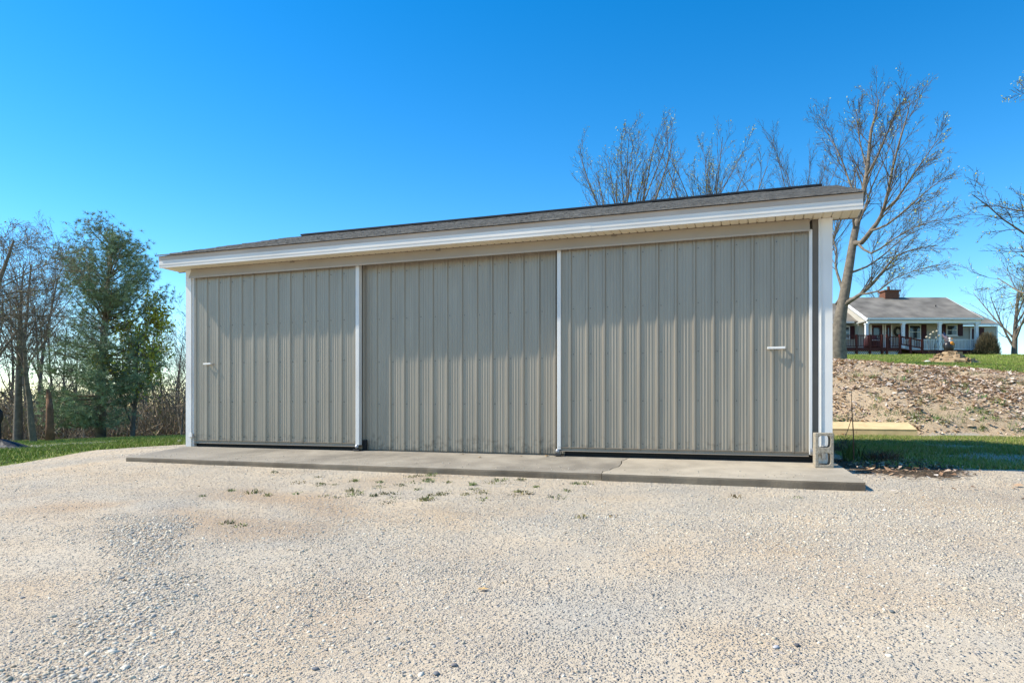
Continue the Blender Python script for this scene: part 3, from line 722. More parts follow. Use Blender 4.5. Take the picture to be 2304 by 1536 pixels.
# broken reddish trunk
b = pixg(112, 993); t = thing('dead_trunk', b, 'broken reddish dead trunk between the bare trees on the left', 'trunk')
MB().tube([(0, 0, -.1), (.0, 0, .5), (-.03, .02, 1.0), (-.06, .02, 1.38)], [.15, .12, .11, .085], 9).build('stem', M['bark_brown'], t, smooth=True)
MB().prism([(-.14, 1.36), (.0, 1.36), (-.03, 1.62), (-.07, 1.46), (-.11, 1.7)], -.04, .07, 'y').build('splinter', M['bark_brown'], t)
# slim trees of the wood behind, copies of three prototypes
GW = 'slim leafless trees in the wood at the left'
LW = 'slim leafless tree standing in the wood behind the pine'
protos = []
for sd_, P_ in ((61, dict(PS, ang=[32, 34, 34, 36], n=[11, 7, 5, 3])), (62, dict(PS, ang=[40, 38, 36, 36], n=[12, 7, 5, 3])), (63, dict(PS, ang=[26, 30, 34, 34], n=[10, 7, 5, 3], start=[.35, .2, .2, .2]))):
    t = Tree(sd_); t.grow((0, 0, -.1), (0, 0, 1), 6.5, .09, 0, P_); protos.append(t)
objs = []
rw = random.Random(8); spots = [(-40, 36, 1.25), (62, 34, 1.3), (88, 37, 1.35), (128, 36, .95), (150, 33, .8), (176, 40, .95), (262, 38, .75), (330, 35, .72), (352, 33, .62), (372, 36, .7), (392, 34, .68), (420, 37, .75), (445, 36, .8), (20, 40, 1.2), (-90, 34, 1.2), (105, 42, 1.2), (310, 41, .8), (404, 43, .8)]
for k, (px, Z, sc) in enumerate(spots):
    b = gpt(px, Z)
    if k < 3: o = protos[k].build('slim_tree', b, LW, 'tree', GW, M['bark' if k else 'bark_dark'], M['twig'], None, 0); o.scale = (sc,)*3; objs.append(o)
    else: copy_tree(objs[k % 3], b, LW, GW, rw.random()*6.28, sc)
# undergrowth
def thicket():
    rr = np.random.default_rng(9); n = 26000
    px = rr.uniform(-420, 560, n); Z = rr.uniform(29, 50, n); x = CX+EX[0]*(px-1152)/FPX*Z+EZ[0]*Z; y = CY+EX[1]*(px-1152)/FPX*Z+EZ[1]*Z
    z = H(x, y); hm = .8+2.6*fbm(x, y, 4.5)+(Z-29)*.075; z0 = z+rr.uniform(-.1, 1, n)**2*hm*.75
    L = rr.uniform(.35, 1.3, n); d = rr.normal(0, .55, (n, 3)); d[:, 2] = np.abs(d[:, 2])+rr.uniform(.2, 1.1, n); d /= np.linalg.norm(d, axis=1)[:, None]
    p = np.stack([x, y, z0], 1); s = np.cross(d, rr.normal(0, 1, (n, 3))); s /= np.linalg.norm(s, axis=1)[:, None]
    w = rr.uniform(.006, .02, (n, 1)); bend = rr.normal(0, .12, (n, 3)); m_ = p+d*L[:, None]*.5+bend; e = p+d*L[:, None]+bend*.6
    v = np.stack([p-s*w, p+s*w, m_+s*w*.7, m_-s*w*.7, e+s*w*.3, e-s*w*.3], 1).reshape(-1, 3)
    i = np.arange(n)[:, None]*6; f = np.concatenate([i+np.array([[0, 1, 2, 3]]), i+np.array([[3, 2, 4, 5]])], 0)
    base = np.array([(.34, .265, .175), (.42, .335, .23), (.23, .175, .12), (.30, .28, .12)])[rr.choice(4, n, p=[.4, .3, .18, .12])]
    tint = np.repeat(base*rr.uniform(.7, 1.3, (n, 1)), 6, 0)
    tag(np_mesh('undergrowth', v, f, M['brush'], tint=tint), 'tangle of brown leafless brush filling the wood on the left', 'undergrowth', kind='stuff')
    # leaf flecks in the brush
    n = 16000; px = rr.uniform(-420, 560, n); Z = rr.uniform(30, 54, n); x = CX+EX[0]*(px-1152)/FPX*Z+EZ[0]*Z; y = CY+EX[1]*(px-1152)/FPX*Z+EZ[1]*Z
    c = np.stack([x, y, H(x, y)+rr.random(n)**1.6*(.9+2.8*fbm(x, y, 4.5)+(Z-30)*.07)], 1)
    col = np.array([(.34, .26, .15), (.24, .24, .07), (.13, .15, .05), (.40, .29, .20)])[rr.choice(4, n, p=[.4, .25, .15, .2])]
    o = leaf_cloud('leaf_flecks', c, .075, M['brush'], None, rr, tint=col); tag(o, 'dull brown and olive leaves caught in the brush on the left', 'leaves', kind='stuff')
thicket()

# ------------------------------------------------------------------ house on the rise
HZ = 4.85
hx0, hy0 = c2w(34, 60)
house = thing('ranch_house', (hx0, hy0, HZ), 'grey single-storey house with long front porch and dark red deck on the rise', 'house', rz=R(YAW))
def hX(px, Z): return (px-1152)/FPX*Z-34
def hz(py, Z): return CZ+(HOR-py)/FPX*Z-HZ
M['siding'] = mat('grey_siding', (.44, .41, .35), .7, .05, 1); M['hroof'] = mat('weathered_shingle', (.13, .118, .10), .95, .2, .9, .5, 20, col2=(.27, .245, .205))
M['maroon'] = mat('maroon_paint', (.055, .012, .016), .6, .15); M['redwood'] = mat('dark_red_stain', (.075, .016, .012), .7, .2, 3)
M['brick'] = mat('chimney_brick', (.165, .07, .042), .9, .3, 12, .5, 60); M['hwhite'] = mat('house_white', (.78, .77, .74), .6, .04)
g = bpy.data.materials.new('window_glass'); g.use_nodes = True; gb = g.node_tree.nodes['Principled BSDF']; gb.inputs['Base Color'].default_value = (.03, .035, .04, 1); gb.inputs['Roughness'].default_value = .06; gb.inputs['Specular IOR Level'].default_value = .8
M['glass'] = g; M['curtain'] = mat('curtain', (.30, .30, .29), .9, .2, 4)
def hp(mb, name, m, parent=house, **k): return mb.build(name, m, parent, **k)
def lap_wall(x0, x1, y, z0, z1):
    mb = MB(); z = z0; e = .14
    while z < z1-.01:
        zt = min(z+e, z1); mb.quad((x0, y-.018, z), (x1, y-.018, z), (x1, y, zt), (x0, y, zt)); mb.quad((x0, y, z), (x1, y, z), (x1, y-.018, z), (x0, y-.018, z)); z += e
    hp(mb, 'wall', M['siding'])
def box(name, m, x0, x1, y0, y1, z0, z1, parent=house, bevel=0): return hp(MB().box(x0, x1, y0, y1, z0, z1), name, m, parent, bevel=bevel)
# local y = distance - 60
XA, XB = hX(1950, 58), hX(2211, 58)                 # main roof ends
EZm, RZm = hz(717, 58), hz(669, 62.9)
lap_wall(XA+.3, XB-.35, .0, .3, EZm+.1); box('wall', M['siding'], XA+.3, XB-.35, .02, 7, 0, EZm+.1)
XLw = -14.0
lap_wall(XLw, XA+.3, .7, -.4, 2.75); box('wall', M['siding'], XLw, XA+.3, .72, 7, 0, 2.75)
XRw = hX(2240, 61)
lap_wall(XB-.35, XRw, .9, -.4, 2.7); box('wall', M['siding'], XB-.35, XRw, .92, 7, 0, 2.7)
box('corner_board', M['hwhite'], XRw-.02, XRw+.1, .86, 1.0, -.3, 2.7)
def gable(x0, x1, ye, ze, yr, zr, name='roof', th=.12):
    r = hp(MB().prism([(ye, ze), (yr, zr), (2*yr-ye, ze), (2*yr-ye, ze-th), (yr, zr-th), (ye, ze-th)], x0, x1), name, M['hroof'])
    return r
r1 = gable(XA, XB, -2.0, EZm+.06, 2.9, RZm)
r2 = gable(XLw, XA+.4, .1, hz(724, 60.1)+.05, 4.0, hz(682, 64))
r3 = gable(XB-1.2, hX(2246, 60.5), .5, hz(729, 60.5)+.05, 4.0, hz(699, 64))
# gable triangles and white rake boards
for x in (XA+.3, XB-.38):
    hp(MB().prism([(-1.7, EZm-.05), (2.9, RZm-.15), (7.4, EZm-.05)], x, x+.03), 'gable', M['siding'])
for x in (XA-.03, XB):
    hp(MB().prism([(-2.02, EZm+.07), (2.9, RZm+.01), (2.9, RZm-.24), (-2.02, EZm-.2)], x, x+.03), 'rake_board', M['hwhite'])
hp(MB().prism([(-2.0, EZm-.13), (2.9, RZm-.19), (2.9, RZm-.21), (-2.0, EZm-.15)], XA, XA+.32), 'rake_soffit', M['hwhite'])
# gutters and porch beam
box('gutter', M['hwhite'], XA, XB+.05, -2.14, -2.02, EZm-.08, EZm+.06)
box('gutter', M['hwhite'], XLw, XA-.04, -.02, .09, hz(724, 60)-.1, hz(724, 60)+.03)
box('gutter', M['hwhite'], XB-.9, hX(2248, 60.4), .36, .48, hz(729, 60.4)-.1, hz(729, 60.4)+.03)
box('porch_beam', M['hwhite'], XA+.1, XB-.1, -1.95, -1.75, EZm-.35, EZm-.1)
box('porch_ceiling', M['hwhite'], XA+.1, XB-.1, -1.74, .0, EZm-.16, EZm-.13)
box('porch_floor', M['redwood'], XA, XB-.1, -2.0, .0, -.3, .40)
ch = box('chimney', M['brick'], hX(1985, 63), hX(2016, 63), 2.5, 3.5, RZm-.6, hz(657, 63), r1)
box('chimney_cap', M['brick'], hX(1984, 63)-.06, hX(2017, 63)+.06, 2.42, 3.58, hz(657, 63), hz(654, 63), r1)
hp(MB().lathe([(.12, 0), (.1, .3), (.14, .32), (.14, .36)], (hX(1999, 63), 3, hz(654, 63)), 10), 'flue', M['brick'], r1)
hp(MB().lathe([(.05, 0), (.05, .45)], (hX(2115, 60), .6, hz(696, 60)), 8), 'vent_pipe', M['black'], r1)
for px in (1949, 2031, 2113, 2196):
    x = hX(px, 58.2); p = box('porch_post', M['hwhite'], x-.11, x+.11, -1.96, -1.74, .2, EZm-.35)
    box('post_cap', M['hwhite'], x-.15, x+.15, -2.0, -1.7, EZm-.45, EZm-.351, p); box('post_base', M['hwhite'], x-.14, x+.14, -1.99, -1.71, .2, .42, p)
def window(x0, x1, z0, z1, y, shl=True, shr=True, sash=True):
    w = hp(MB().box(x0, x1, y-.09, y-.025, z0, z1), 'window', M['hwhite']); f = .07
    zm = (z0+z1)/2
    for a, b in ((z0+f, zm-.025), (zm+.025, z1-f)) if sash else ((z0+f, z1-f),):
        hp(MB().box(x0+f, x1-f, y-.096, y-.0905, a, b), 'pane', M['glass'], w)
    hp(MB().box(x0-.04, x1+.04, y-.13, y-.02, z0-.06, z0-.001), 'sill', M['hwhite'], w)
    for on, a in ((shl, x0-.47), (shr, x1+.05)):
        if on:
            s = hp(MB().box(a, a+.42, y-.075, y-.02, z0-.03, z1+.03), 'shutter', M['maroon'])
            for q in range(9): hp(MB().box(a+.05, a+.37, y-.085, y-.076, z0+.04+q*(z1-z0)/9.2, z0+.04+(q+.6)*(z1-z0)/9.2), 'louvre', M['maroon'], s)
def wx(px, y): return hX(px, 60+y)
def wz(py, y): return hz(py, 60+y)
window(wx(1893, .7), wx(1911, .7), wz(762, .7), wz(734, .7), .7)
window(wx(2044, 0), wx(2071, 0), wz(763, 0), wz(731, 0), 0)
window(wx(2128, 0), wx(2153, 0), wz(755, 0), wz(731, 0), 0)
s = box('shutter', M['maroon'], wx(2203, .9), wx(2213, .9), .82, .88, wz(757, .9), wz(737, .9))
# front door with storm door and sidelight, back door on the right
def hdoor(x0, x1, z0, z1, y):
    d = hp(MB().box(x0, x1, y-.1, y-.02, z0, z1), 'door', M['maroon']); hp(MB().box(x0+.16, x1-.16, y-.11, y-.101, z0+.9, z1-.18), 'pane', M['glass'], d)
    hp(MB().lathe([(.03, 0), (.03, .1)], (x1-.1, y-.14, z0+1.0), 8), 'handle', M['galv'], d)
    hp(MB().box(x0-.1, x0-.001, y-.13, y-.02, z0, z1+.1), 'jamb', M['hwhite'], d); hp(MB().box(x1+.001, x1+.1, y-.13, y-.02, z0, z1+.1), 'jamb', M['hwhite'], d)
hdoor(wx(1960, 0), wx(1984, 0), .42, wz(732, 0), 0); hdoor(wx(1992, 0), wx(2003, 0), .42, wz(732, 0), 0)
hdoor(wx(2184, .9), wx(2192, .9), .42, wz(740, .9), .9)
# white porch railing
def railing(x0, x1, y, z0, z1, m, step=.115, name='railing'):
    r = hp(MB().box(x0, x1, y-.04, y+.04, z1-.06, z1).box(x0, x1, y-.03, y+.03, z0, z0+.06), name, m)
    mb = MB(); x = x0+step/2
    while x < x1: mb.box(x-.02, x+.02, y-.02, y+.02, z0+.06, z1-.06); x += step
    tag(hp(mb, 'balusters', m, r), kind='stuff'); return r
zt = hz(763, 58.1); xs = [hX(p, 58.2) for p in (2031, 2113, 2196)]
railing(xs[0]+.12, xs[1]-.12, -1.85, .45, zt, M['hwhite']); railing(xs[1]+.12, xs[2]-.12, -1.85, .45, zt, M['hwhite'])
# dark red deck with lattice skirt and ramp
DX0, DX1 = hX(1880, 56.2), hX(2024, 56.2); dz = hz(783, 56.2); dt = hz(754, 56.2)
box('deck', M['redwood'], DX0, DX1, -4.0, -2.05, dz-.22, dz)
for k in range(9):
    y = -4.0+k*.216; box('deck_board', M['redwood'], DX0-.02, DX1+.02, y, y+.2, dz+.003, dz+.03)
rr_ = railing(DX0, hX(1985, 56.2), -3.95, dz+.1, dt, M['redwood'], .13, 'deck_railing')
railing(hX(1992, 56.2), DX1, -3.95, dz+.1, hz(757, 56.2), M['redwood'], .13, 'deck_railing')
for px in (1895, 1925, 1955, 1982, 1993, 2022):
    x = hX(px, 56.2); box('deck_post', M['redwood'], x-.07, x+.07, -4.05, -3.91, -.3, dt+.04)
# ramp falling to the right
x0, x1 = DX1+.01, hX(2072, 56.2); z0r, z1r = dz, .1
hp(MB().prism([(x0, z0r-.1), (x0, z0r), (x1, z1r), (x1, z1r-.1)], -4.0, -2.6, 'y'), 'ramp', M['redwood'])
for zo in (.25, .85): hp(MB().prism([(x0, z0r+zo), (x0, z0r+zo+.1), (x1, z1r+zo+.1), (x1, z1r+zo)], -4.0, -3.92, 'y'), 'ramp_rail', M['redwood'])
mb = MB(); n = 13
for k in range(n):
    x = x0+(x1-x0)*(k+.5)/n; z = z0r+(z1r-z0r)*(k+.5)/n; mb.box(x-.02, x+.02, -3.98, -3.94, z+.3, z+.88)
tag(hp(mb, 'ramp_balusters', M['redwood']), kind='stuff')
for f in (.45, 1): x = x0+(x1-x0)*f; box('ramp_post', M['redwood'], x-.07, x+.07, -4.06, -3.9, -.1, z0r+(z1r-z0r)*f+1.0)
mb = MB(); x = DX0
while x < DX1-.4:
    for s_ in (1, -1):
        a = (x if s_ > 0 else x+.3, -.2); b_ = (x+.3 if s_ > 0 else x, dz-.24); mb.prism([(a[0]-.02, a[1]), (a[0]+.02, a[1]), (b_[0]+.02, b_[1]), (b_[0]-.02, b_[1])], -3.9 if s_ > 0 else -3.885, -3.89 if s_ > 0 else -3.875, 'y')
    x += .15
tag(hp(mb, 'lattice_skirt', M['hwhite']), kind='stuff')
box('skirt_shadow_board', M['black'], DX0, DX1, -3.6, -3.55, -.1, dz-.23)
# wreath on the wall
mb = MB(); c = (wx(2020, 0), -.1, wz(746, 0))
mb.tube([(c[0]+.3*math.cos(a), c[1], c[2]+.34*math.sin(a)) for a in np.linspace(0, 6.283, 19)], .1, 7, cap=False)
w = hp(mb, 'wreath', mat('wreath_green', (.04, .04, .028), .95, .5, 20, 1, 30)); w.parent = None
w.location = (hx0, hy0, HZ); w.rotation_euler.z = R(YAW); tag(w, 'dark round wreath hanging on the porch wall between door and window', 'wreath')
# covered grill on the deck
p = (hX(1966, 56.4), -3.2); gx, gy = hx0+EX[0]*p[0]+EZ[0]*p[1], hy0+EX[1]*p[0]+EZ[1]*p[1]
t = thing('covered_grill', (gx, gy, HZ+dz+.03), 'dark red covered grill on the red deck', 'grill', rz=R(YAW))
MB().lathe([(.6, 0), (.62, .3), (.60, .62), (.52, .82), (.36, 1.0), (.1, 1.06)], seg=14, sx=1, sy=.55).build('cover', M['maroon'], t, smooth=True)
MB().box(-.25, .45, -.37, -.34, .60, .66).build('strap', M['hwhite'], t)
# round twiggy shrub at the house end
def twig_ball(name, base, rx, rz_, label, cat, n, c1, c2, seed):
    rr = np.random.default_rng(seed); t = thing(name, base, label, cat)
    a = rr.normal(0, 1, (n, 3)); a[:, 2] = np.abs(a[:, 2])*1.1+.1; a /= np.linalg.norm(a, axis=1)[:, None]
    e = a*np.array([rx, rx, rz_])*rr.uniform(.75, 1.05, (n, 1)); p = a*np.array([.15, .15, .0])
    st = p+(e-p)*rr.uniform(.0, .75, (n, 1)); s = np.cross(a, rr.normal(0, 1, (n, 3))); s /= np.linalg.norm(s, axis=1)[:, None]
    w = .012; v = np.stack([st-s*w, st+s*w, e+s*w*.5, e-s*w*.5], 1).reshape(-1, 3); f = np.arange(4*n).reshape(-1, 4)
    tint = np.repeat(np.array(c1)+(np.array(c2)-np.array(c1))*rr.random((n, 1)), 4, 0)
    np_mesh('twigs', v, f, M['brush'], t, tint=tint)
    leaf_cloud('leaves', e[rr.integers(0, n, n//2)]*rr.uniform(.7, 1.05, (n//2, 1)), .035, M['brush'], t, rr, tint=np.array([[.16, .13, .06]])*rr.uniform(.6, 1.4, (n//2, 1)))
b = gpt(2221, 57.2); twig_ball('round_shrub', b, 1.0, 2.0, 'rounded brown-green shrub at the right end of the porch', 'shrub', 4200, (.11, .085, .05), (.17, .14, .07), 71)
b = gpt(2208, 57.0); twig_ball('low_shrub', b, 1.3, .55, 'low dark green shrub at the foot of the rounded shrub', 'shrub', 1600, (.02, .03, .015), (.04, .06, .025), 72)
# dried flower heads in front of the porch
b = gpt(2096, 56.5); t = thing('dried_hydrangea', b, 'dry pale flower heads on tall stems in front of the white porch railing', 'plant')
mb = MB(); hd = MB(); rq = random.Random(4)
for px, py in ((2085,758),(2094,752),(2100,747),(2108,745),(2113,755),(2092,760),(2106,760),(2124,757)):
    q = pix(px, py, 56.5)-b; mb.tube([(q.x*.4, q.y*.4, -.05), (q.x*.7, q.y*.7, q.z*.6), tuple(q)], .012, 4)
    hd.lathe([(.02, -.09), (.07, -.05), (.095, 0), (.07, .05), (.02, .08)], q, 8)
mb.build('stems', M['twig'], t); hd.build('flower_heads', mat('dry_flower', (.52, .45, .34), .95, .2, 9), t)

# stump mound with ornament and small flag
mpos = gpt(2135, 37); b = pixg(2135, 806, 60)
X, Zm = w2c(b.x, b.y); Zm = min(Zm, 40); b = gpt(2135, Zm); s = Zm/FPX
mb = MB(); rq = random.Random(12); seg = 28; prof = [(1.0, -.12), (.86, .05), (.66, .2), (.5, .42), (.36, .66), (.27, .86), (.12, .93)]
Wd = 56*s; Ht = 26*s
for r, z in prof:
    for j in range(seg):
        a = 2*math.pi*j/seg; q = r*(1+.22*math.sin(3*a+1)+rq.uniform(-.1, .1)); mb.v.append((Wd*q*math.cos(a), Wd*q*math.sin(a)*.8, Ht*(z+rq.uniform(-.05, .05)*(z > .1))))
for k in range(len(prof)-1):
    for j in range(seg): a = k*seg+j; c = k*seg+(j+1) % seg; mb.f.append((a, c, c+seg, a+seg))
mb.f.append(tuple(range((len(prof)-1)*seg, len(prof)*seg)))
o = mb.build('stump_mound', mat('rotten_wood_chips', (.24, .15, .075), .95, .3, 5, 1, 14, col2=(.46, .34, .2)), loc=b)
ck = MB(); rq = random.Random(15)
for k in range(46):
    a = rq.random()*6.283; r = Wd*rq.uniform(.25, 1.05); z = Ht*np.interp(r/Wd, [.1, .36, .66, 1.05], [.9, .66, .2, .0]); l_, w_, h_ = rq.uniform(.08, .3), rq.uniform(.04, .1), rq.uniform(.03, .1); c_, s_ = math.cos(a+1.3), math.sin(a+1.3); i = len(ck.v)
    ck.box(-l_, l_, -w_, w_, -h_, h_); ck.v[i:] = [(r*math.cos(a)+x*c_-y*s_, r*math.sin(a)*.8+x*s_+y*c_, z+q+x*rq.uniform(-.4, .4)) for x, y, q in ck.v[i:]]
tag(ck.build('wood_chunks', mat('stump_chunks', (.16, .10, .05), .95, .3, 5, 1, 14, col2=(.55, .40, .24)), o), kind='stuff')
tag(o, 'heap of rotting stump wood and soil on the lawn before the house', 'stump')
top = b+Vector((0, 0, Ht*.88))
t = thing('eagle_ornament', top, 'dark lawn ornament of a bird with white head and orange breast on the stump heap', 'ornament', rz=R(YAW))
k = s*1.0
MB().lathe([(5*k, 0), (9*k, 2*k), (11*k, 9*k), (11.5*k, 15*k), (9.5*k, 20*k), (6*k, 23*k), (2*k, 24*k)], seg=18, sx=1, sy=.8).build('body', M['blackmetal'], t, smooth=True)
orange = mat('orange_paint', (.60, .24, .03), .5, .15); wp = mat('statue_white', (.75, .70, .62), .5, .1)
for q in (-1, 1):
    mb = MB(); mb.lathe([(1*k, -8*k), (4.2*k, -4*k), (5*k, 1*k), (3.5*k, 6*k), (1*k, 8*k)], (0, 0, 0), 10, .5, .55); w = mb.build('wing', M['blackmetal'], t, smooth=True); w.location = (q*10.5*k, 0, 12*k); w.rotation_euler.y = q*R(14)
MB().lathe([(1*k, -4.5*k), (5*k, -1.5*k), (5.6*k, 2*k), (3*k, 5.5*k), (1*k, 6.5*k)], (3*k, -6.6*k, 17*k), 12, 1, .55).build('breast', orange, t, smooth=True)
MB().lathe([(5.2*k, 19*k), (4.2*k, 23*k), (3.2*k, 27*k), (3.4*k, 29.5*k), (2.6*k, 32*k), (.6*k, 33*k)], (1*k, -1*k, 0), 14).build('head', wp, t, smooth=True)
MB().tube([(3*k, -3*k, 29.5*k), (5.4*k, -5.2*k, 29*k), (6*k, -6*k, 27.4*k)], [1.3*k, .9*k, .15*k], 7).build('beak', orange, t)
# small flag: stripes and canton
fb = b+Vector((EX[0]*-8*s, EX[1]*-8*s, Ht*.8)); t = thing('small_flag', fb, 'small red and white striped flag with blue corner on a stick beside the ornament', 'flag', rz=R(YAW))
MB().tube([(1*s, 0, -8*s), (-3.6*s, 0, 48*s)], .35*s, 6).build('stick', M['twig_dark'], t)
red = mat('flag_red', (.50, .05, .05), .8, .1); fw = mat('flag_white', (.75, .73, .70), .8, .05); blue = mat('flag_blue', (.03, .05, .18), .8, .1)
def flag_pt(u, v):      # u along the fly, v down the hoist; hangs to the lower right
    return (-3.4*s+u*11*s-v*6.5*s, -2*s+.8*s*math.sin(u*6+v*2), 47*s-u*19*s-v*6*s)
for k_ in range(13):
    mb = MB(); N = 6
    for i in range(N):
        u0, u1 = i/N, (i+1)/N; v0, v1 = k_/13, (k_+1)/13
        if v0 < 7/13-.001 and u1 <= .42: continue
        u0 = max(u0, .4) if v0 < 7/13-.001 else u0
        mb.quad(flag_pt(u0, v1), flag_pt(u1, v1), flag_pt(u1, v0), flag_pt(u0, v0))
    mb.build('stripe', red if k_ % 2 == 0 else fw, t)
mb = MB()
for i in range(3): mb.quad(flag_pt(i*.4/3, 7/13), flag_pt((i+1)*.4/3, 7/13), flag_pt((i+1)*.4/3, 0), flag_pt(i*.4/3, 0))
mb.build('canton', blue, t)
mb = MB()
for i in range(3):
    for j in range(4):
        p = flag_pt(.06+i*.13, .07+j*.125); mb.box(p[0]-.25*s, p[0]+.25*s, p[1]-.12*s, p[1]-.05*s, p[2]-.25*s, p[2]+.25*s)
tag(mb.build('stars', fw, t), kind='stuff')
# pale stones on the lawn near the heap
for px, py, sz, lab in ((2087, 803, 5, 'white stone on the lawn left of the stump heap'), (2179, 792, 4, 'white stone on the lawn right of the stump heap')):
    q = gpt(px, Zm if py > 800 else 45); mb = MB(); mb.lathe([(.3, -.3), (1, 0), (.8, .5), (.3, .8)], (0, 0, 0), 9, 1.5, 1); mb.v = [(a*sz*s+.02*math.sin(7*c), b_*sz*s, c*sz*s*.8) for a, b_, c in mb.v]
    tag(mb.build('stone', fw, loc=q, smooth=True), lab, 'stone')

# ------------------------------------------------------------------ right side: timbers, weeds
fr = pixg(2064, 983); ax = Vector((1, -.02, 0)).normalized(); LT = 2.6; fl = fr-ax*LT; fl.z = Hs(fl.x, fl.y); ay = Vector((-ax.y, ax.x, 0)); az = math.atan2(ax.y, ax.x)
def timber(x0, x1, y0, z0, w, h, label, tilt=0, cut=0):
    mb = MB(); mb.prism([(x0, 0), (x1, 0), (x1-cut, w), (x0, w)], 0, h, 'z')
    p = fl+ay*y0; o = mb.build('timber', M['wood_new'], loc=(p.x, p.y, z0), bevel=.006); o.rotation_euler = (tilt, 0, az)
    tag(o, label, 'timber', 'fresh timbers at the foot of the bank')
zb = fr.z-.01
timber(-1.5, LT*.5, 0, zb, .14, .15, 'fresh pine timber in the lower course, the part nearer the barn')
timber(LT*.5+.004, LT, 0, zb, .14, .15, 'fresh pine timber in the lower course, right piece with the exposed end')
timber(-1.5, LT, .0, zb+.152, .55, .04, 'wide fresh pine plank lying tilted on the upper course', tilt=R(17), cut=.12)
# tall dead stalk
q = pixg(1921, 1037); s = w2c(q.x, q.y)[1]/FPX
t = thing('weed_stalk', q, 'tall thin dead weed stalk with a side stem, beside the barn corner', 'plant')
MB().tube([(0, 0, -.03), (-.004, 0, 60*s), (-.02, .01, 110*s), (-.028, .01, 160*s)], [.009, .008, .006, .003], 5).build('stem', M['bark_brown'], t)
MB().tube([(-.012, 0, 105*s), (-.06, .02, 75*s), (-.13, .05, 38*s)], [.005, .004, .003], 5).build('side_stem', M['twig'], t)
# blade plants and dry clumps
def blades(c, n, h, spread, rr, lean=.35, w=.012):
    a = rr.uniform(0, 6.283, n); r = spread*np.sqrt(rr.random(n)); p = np.stack([c[0]+r*np.cos(a), c[1]+r*np.sin(a)], 1)
    z = Hb(p[:, 0], p[:, 1])-.01; L = h*rr.uniform(.55, 1.15, n); d = rr.normal(0, lean, (n, 2))
    p0 = np.column_stack([p, z]); p1 = p0+np.column_stack([d*L[:, None]*.35, L*.6]); p2 = p0+np.column_stack([d*L[:, None], L*.98])
    s_ = np.column_stack([-np.sin(a), np.cos(a), np.zeros(n)])*w*.5
    v = np.stack([p0-s_, p0+s_, p1+s_*.9, p1-s_*.9, p2, p2+s_*.05], 1).reshape(-1, 3)
    i = np.arange(n)[:, None]*6; return v, np.concatenate([i+np.array([[0, 1, 2, 3]]), i+np.array([[3, 2, 5, 4]])], 0)
rr = np.random.default_rng(31)
def plant(name, px, py, n, h, spread, col, label, cat='plant', lean=.35, w=.012):
    q = pixg(px, py); v, f = blades((q.x, q.y), n, h, spread, rr, lean, w); t = thing(name, q, label, cat)
    tint = np.repeat(np.array([col])*rr.uniform(.7, 1.35, (n, 1)), 6, 0); np_mesh('leaves', v-np.array(q), f, M['blade'], t, tint=tint)
plant('iris_clump', 1918, 1035, 60, .26, .13, (.13, .20, .05), 'green sword-leaved clump around the dead stalk', lean=.3, w=.022)
plant('iris_clump', 1900, 1004, 26, .22, .08, (.09, .14, .05), 'small dark sword-leaved clump close behind the block', lean=.35, w=.02)
plant('iris_clump', 1962, 1030, 14, .16, .07, (.11, .17, .05), 'few thin green blades right of the stalk clump', lean=.3, w=.015)
plant('dry_clump', 1985, 1038, 170, .17, .2, (.14, .085, .05), 'brown dead plant clump at the edge of the shaded grass', lean=.9, w=.014)
plant('dry_clump', 1890, 1016, 120, .2, .16, (.15, .12, .09), 'grey-brown dead stems heaped next to the block', lean=1.0, w=.01)

# ------------------------------------------------------------------ left edge: covered equipment
q = pixg(-2, 1012); s = w2c(q.x, q.y)[1]/FPX
t = thing('covered_equipment', q, 'black folded cover with grey cords and a curved black handle at the left edge', 'equipment', rz=R(YAW))
mb = MB(); seg = 26; rq = random.Random(2); prof = [(1.0, -.02), (.97, .2), (.8, .5), (.55, .8), (.2, 1.0)]
for r, z in prof:
    for j in range(seg):
        a = 2*math.pi*j/seg; m_ = r*(1+.07*math.sin(5*a)+rq.uniform(-.04, .04)); mb.v.append((-10*s+82*s*m_*math.cos(a), 30*s*m_*math.sin(a), 26*s*z*(1-.45*max(0, math.cos(a))*r)+.01))
for k in range(len(prof)-1):
    for j in range(seg): a = k*seg+j; c = k*seg+(j+1) % seg; mb.f.append((a, c, c+seg, a+seg))
mb.f.append(tuple(range((len(prof)-1)*seg, len(prof)*seg))); mb.build('cover', mat('black_tarp', (.022, .025, .03), .55, .3, 8, .8, 16), t)
for yy in (-1, 1): MB().tube([(-40*s, -26*s, 9*s+yy*3*s), (10*s, -31*s, 7*s+yy*4*s), (48*s, -20*s, 8*s), (66*s, -6*s, 4*s)], .5*s, 5).build('cord', M['galv'], t)
MB().tube([(0, 0, 15*s), (0, 0, 58*s), (1*s, 0, 66*s)], [5*s, 4.2*s, 3.6*s], 10).build('post', M['black'], t)
MB().tube([(-4*s+9*s*math.cos(a), 0, 76*s+15*s*math.sin(a)) for a in np.linspace(-1.2, 3.6, 14)], 4.2*s, 9).build('handle', M['black'], t, smooth=True)

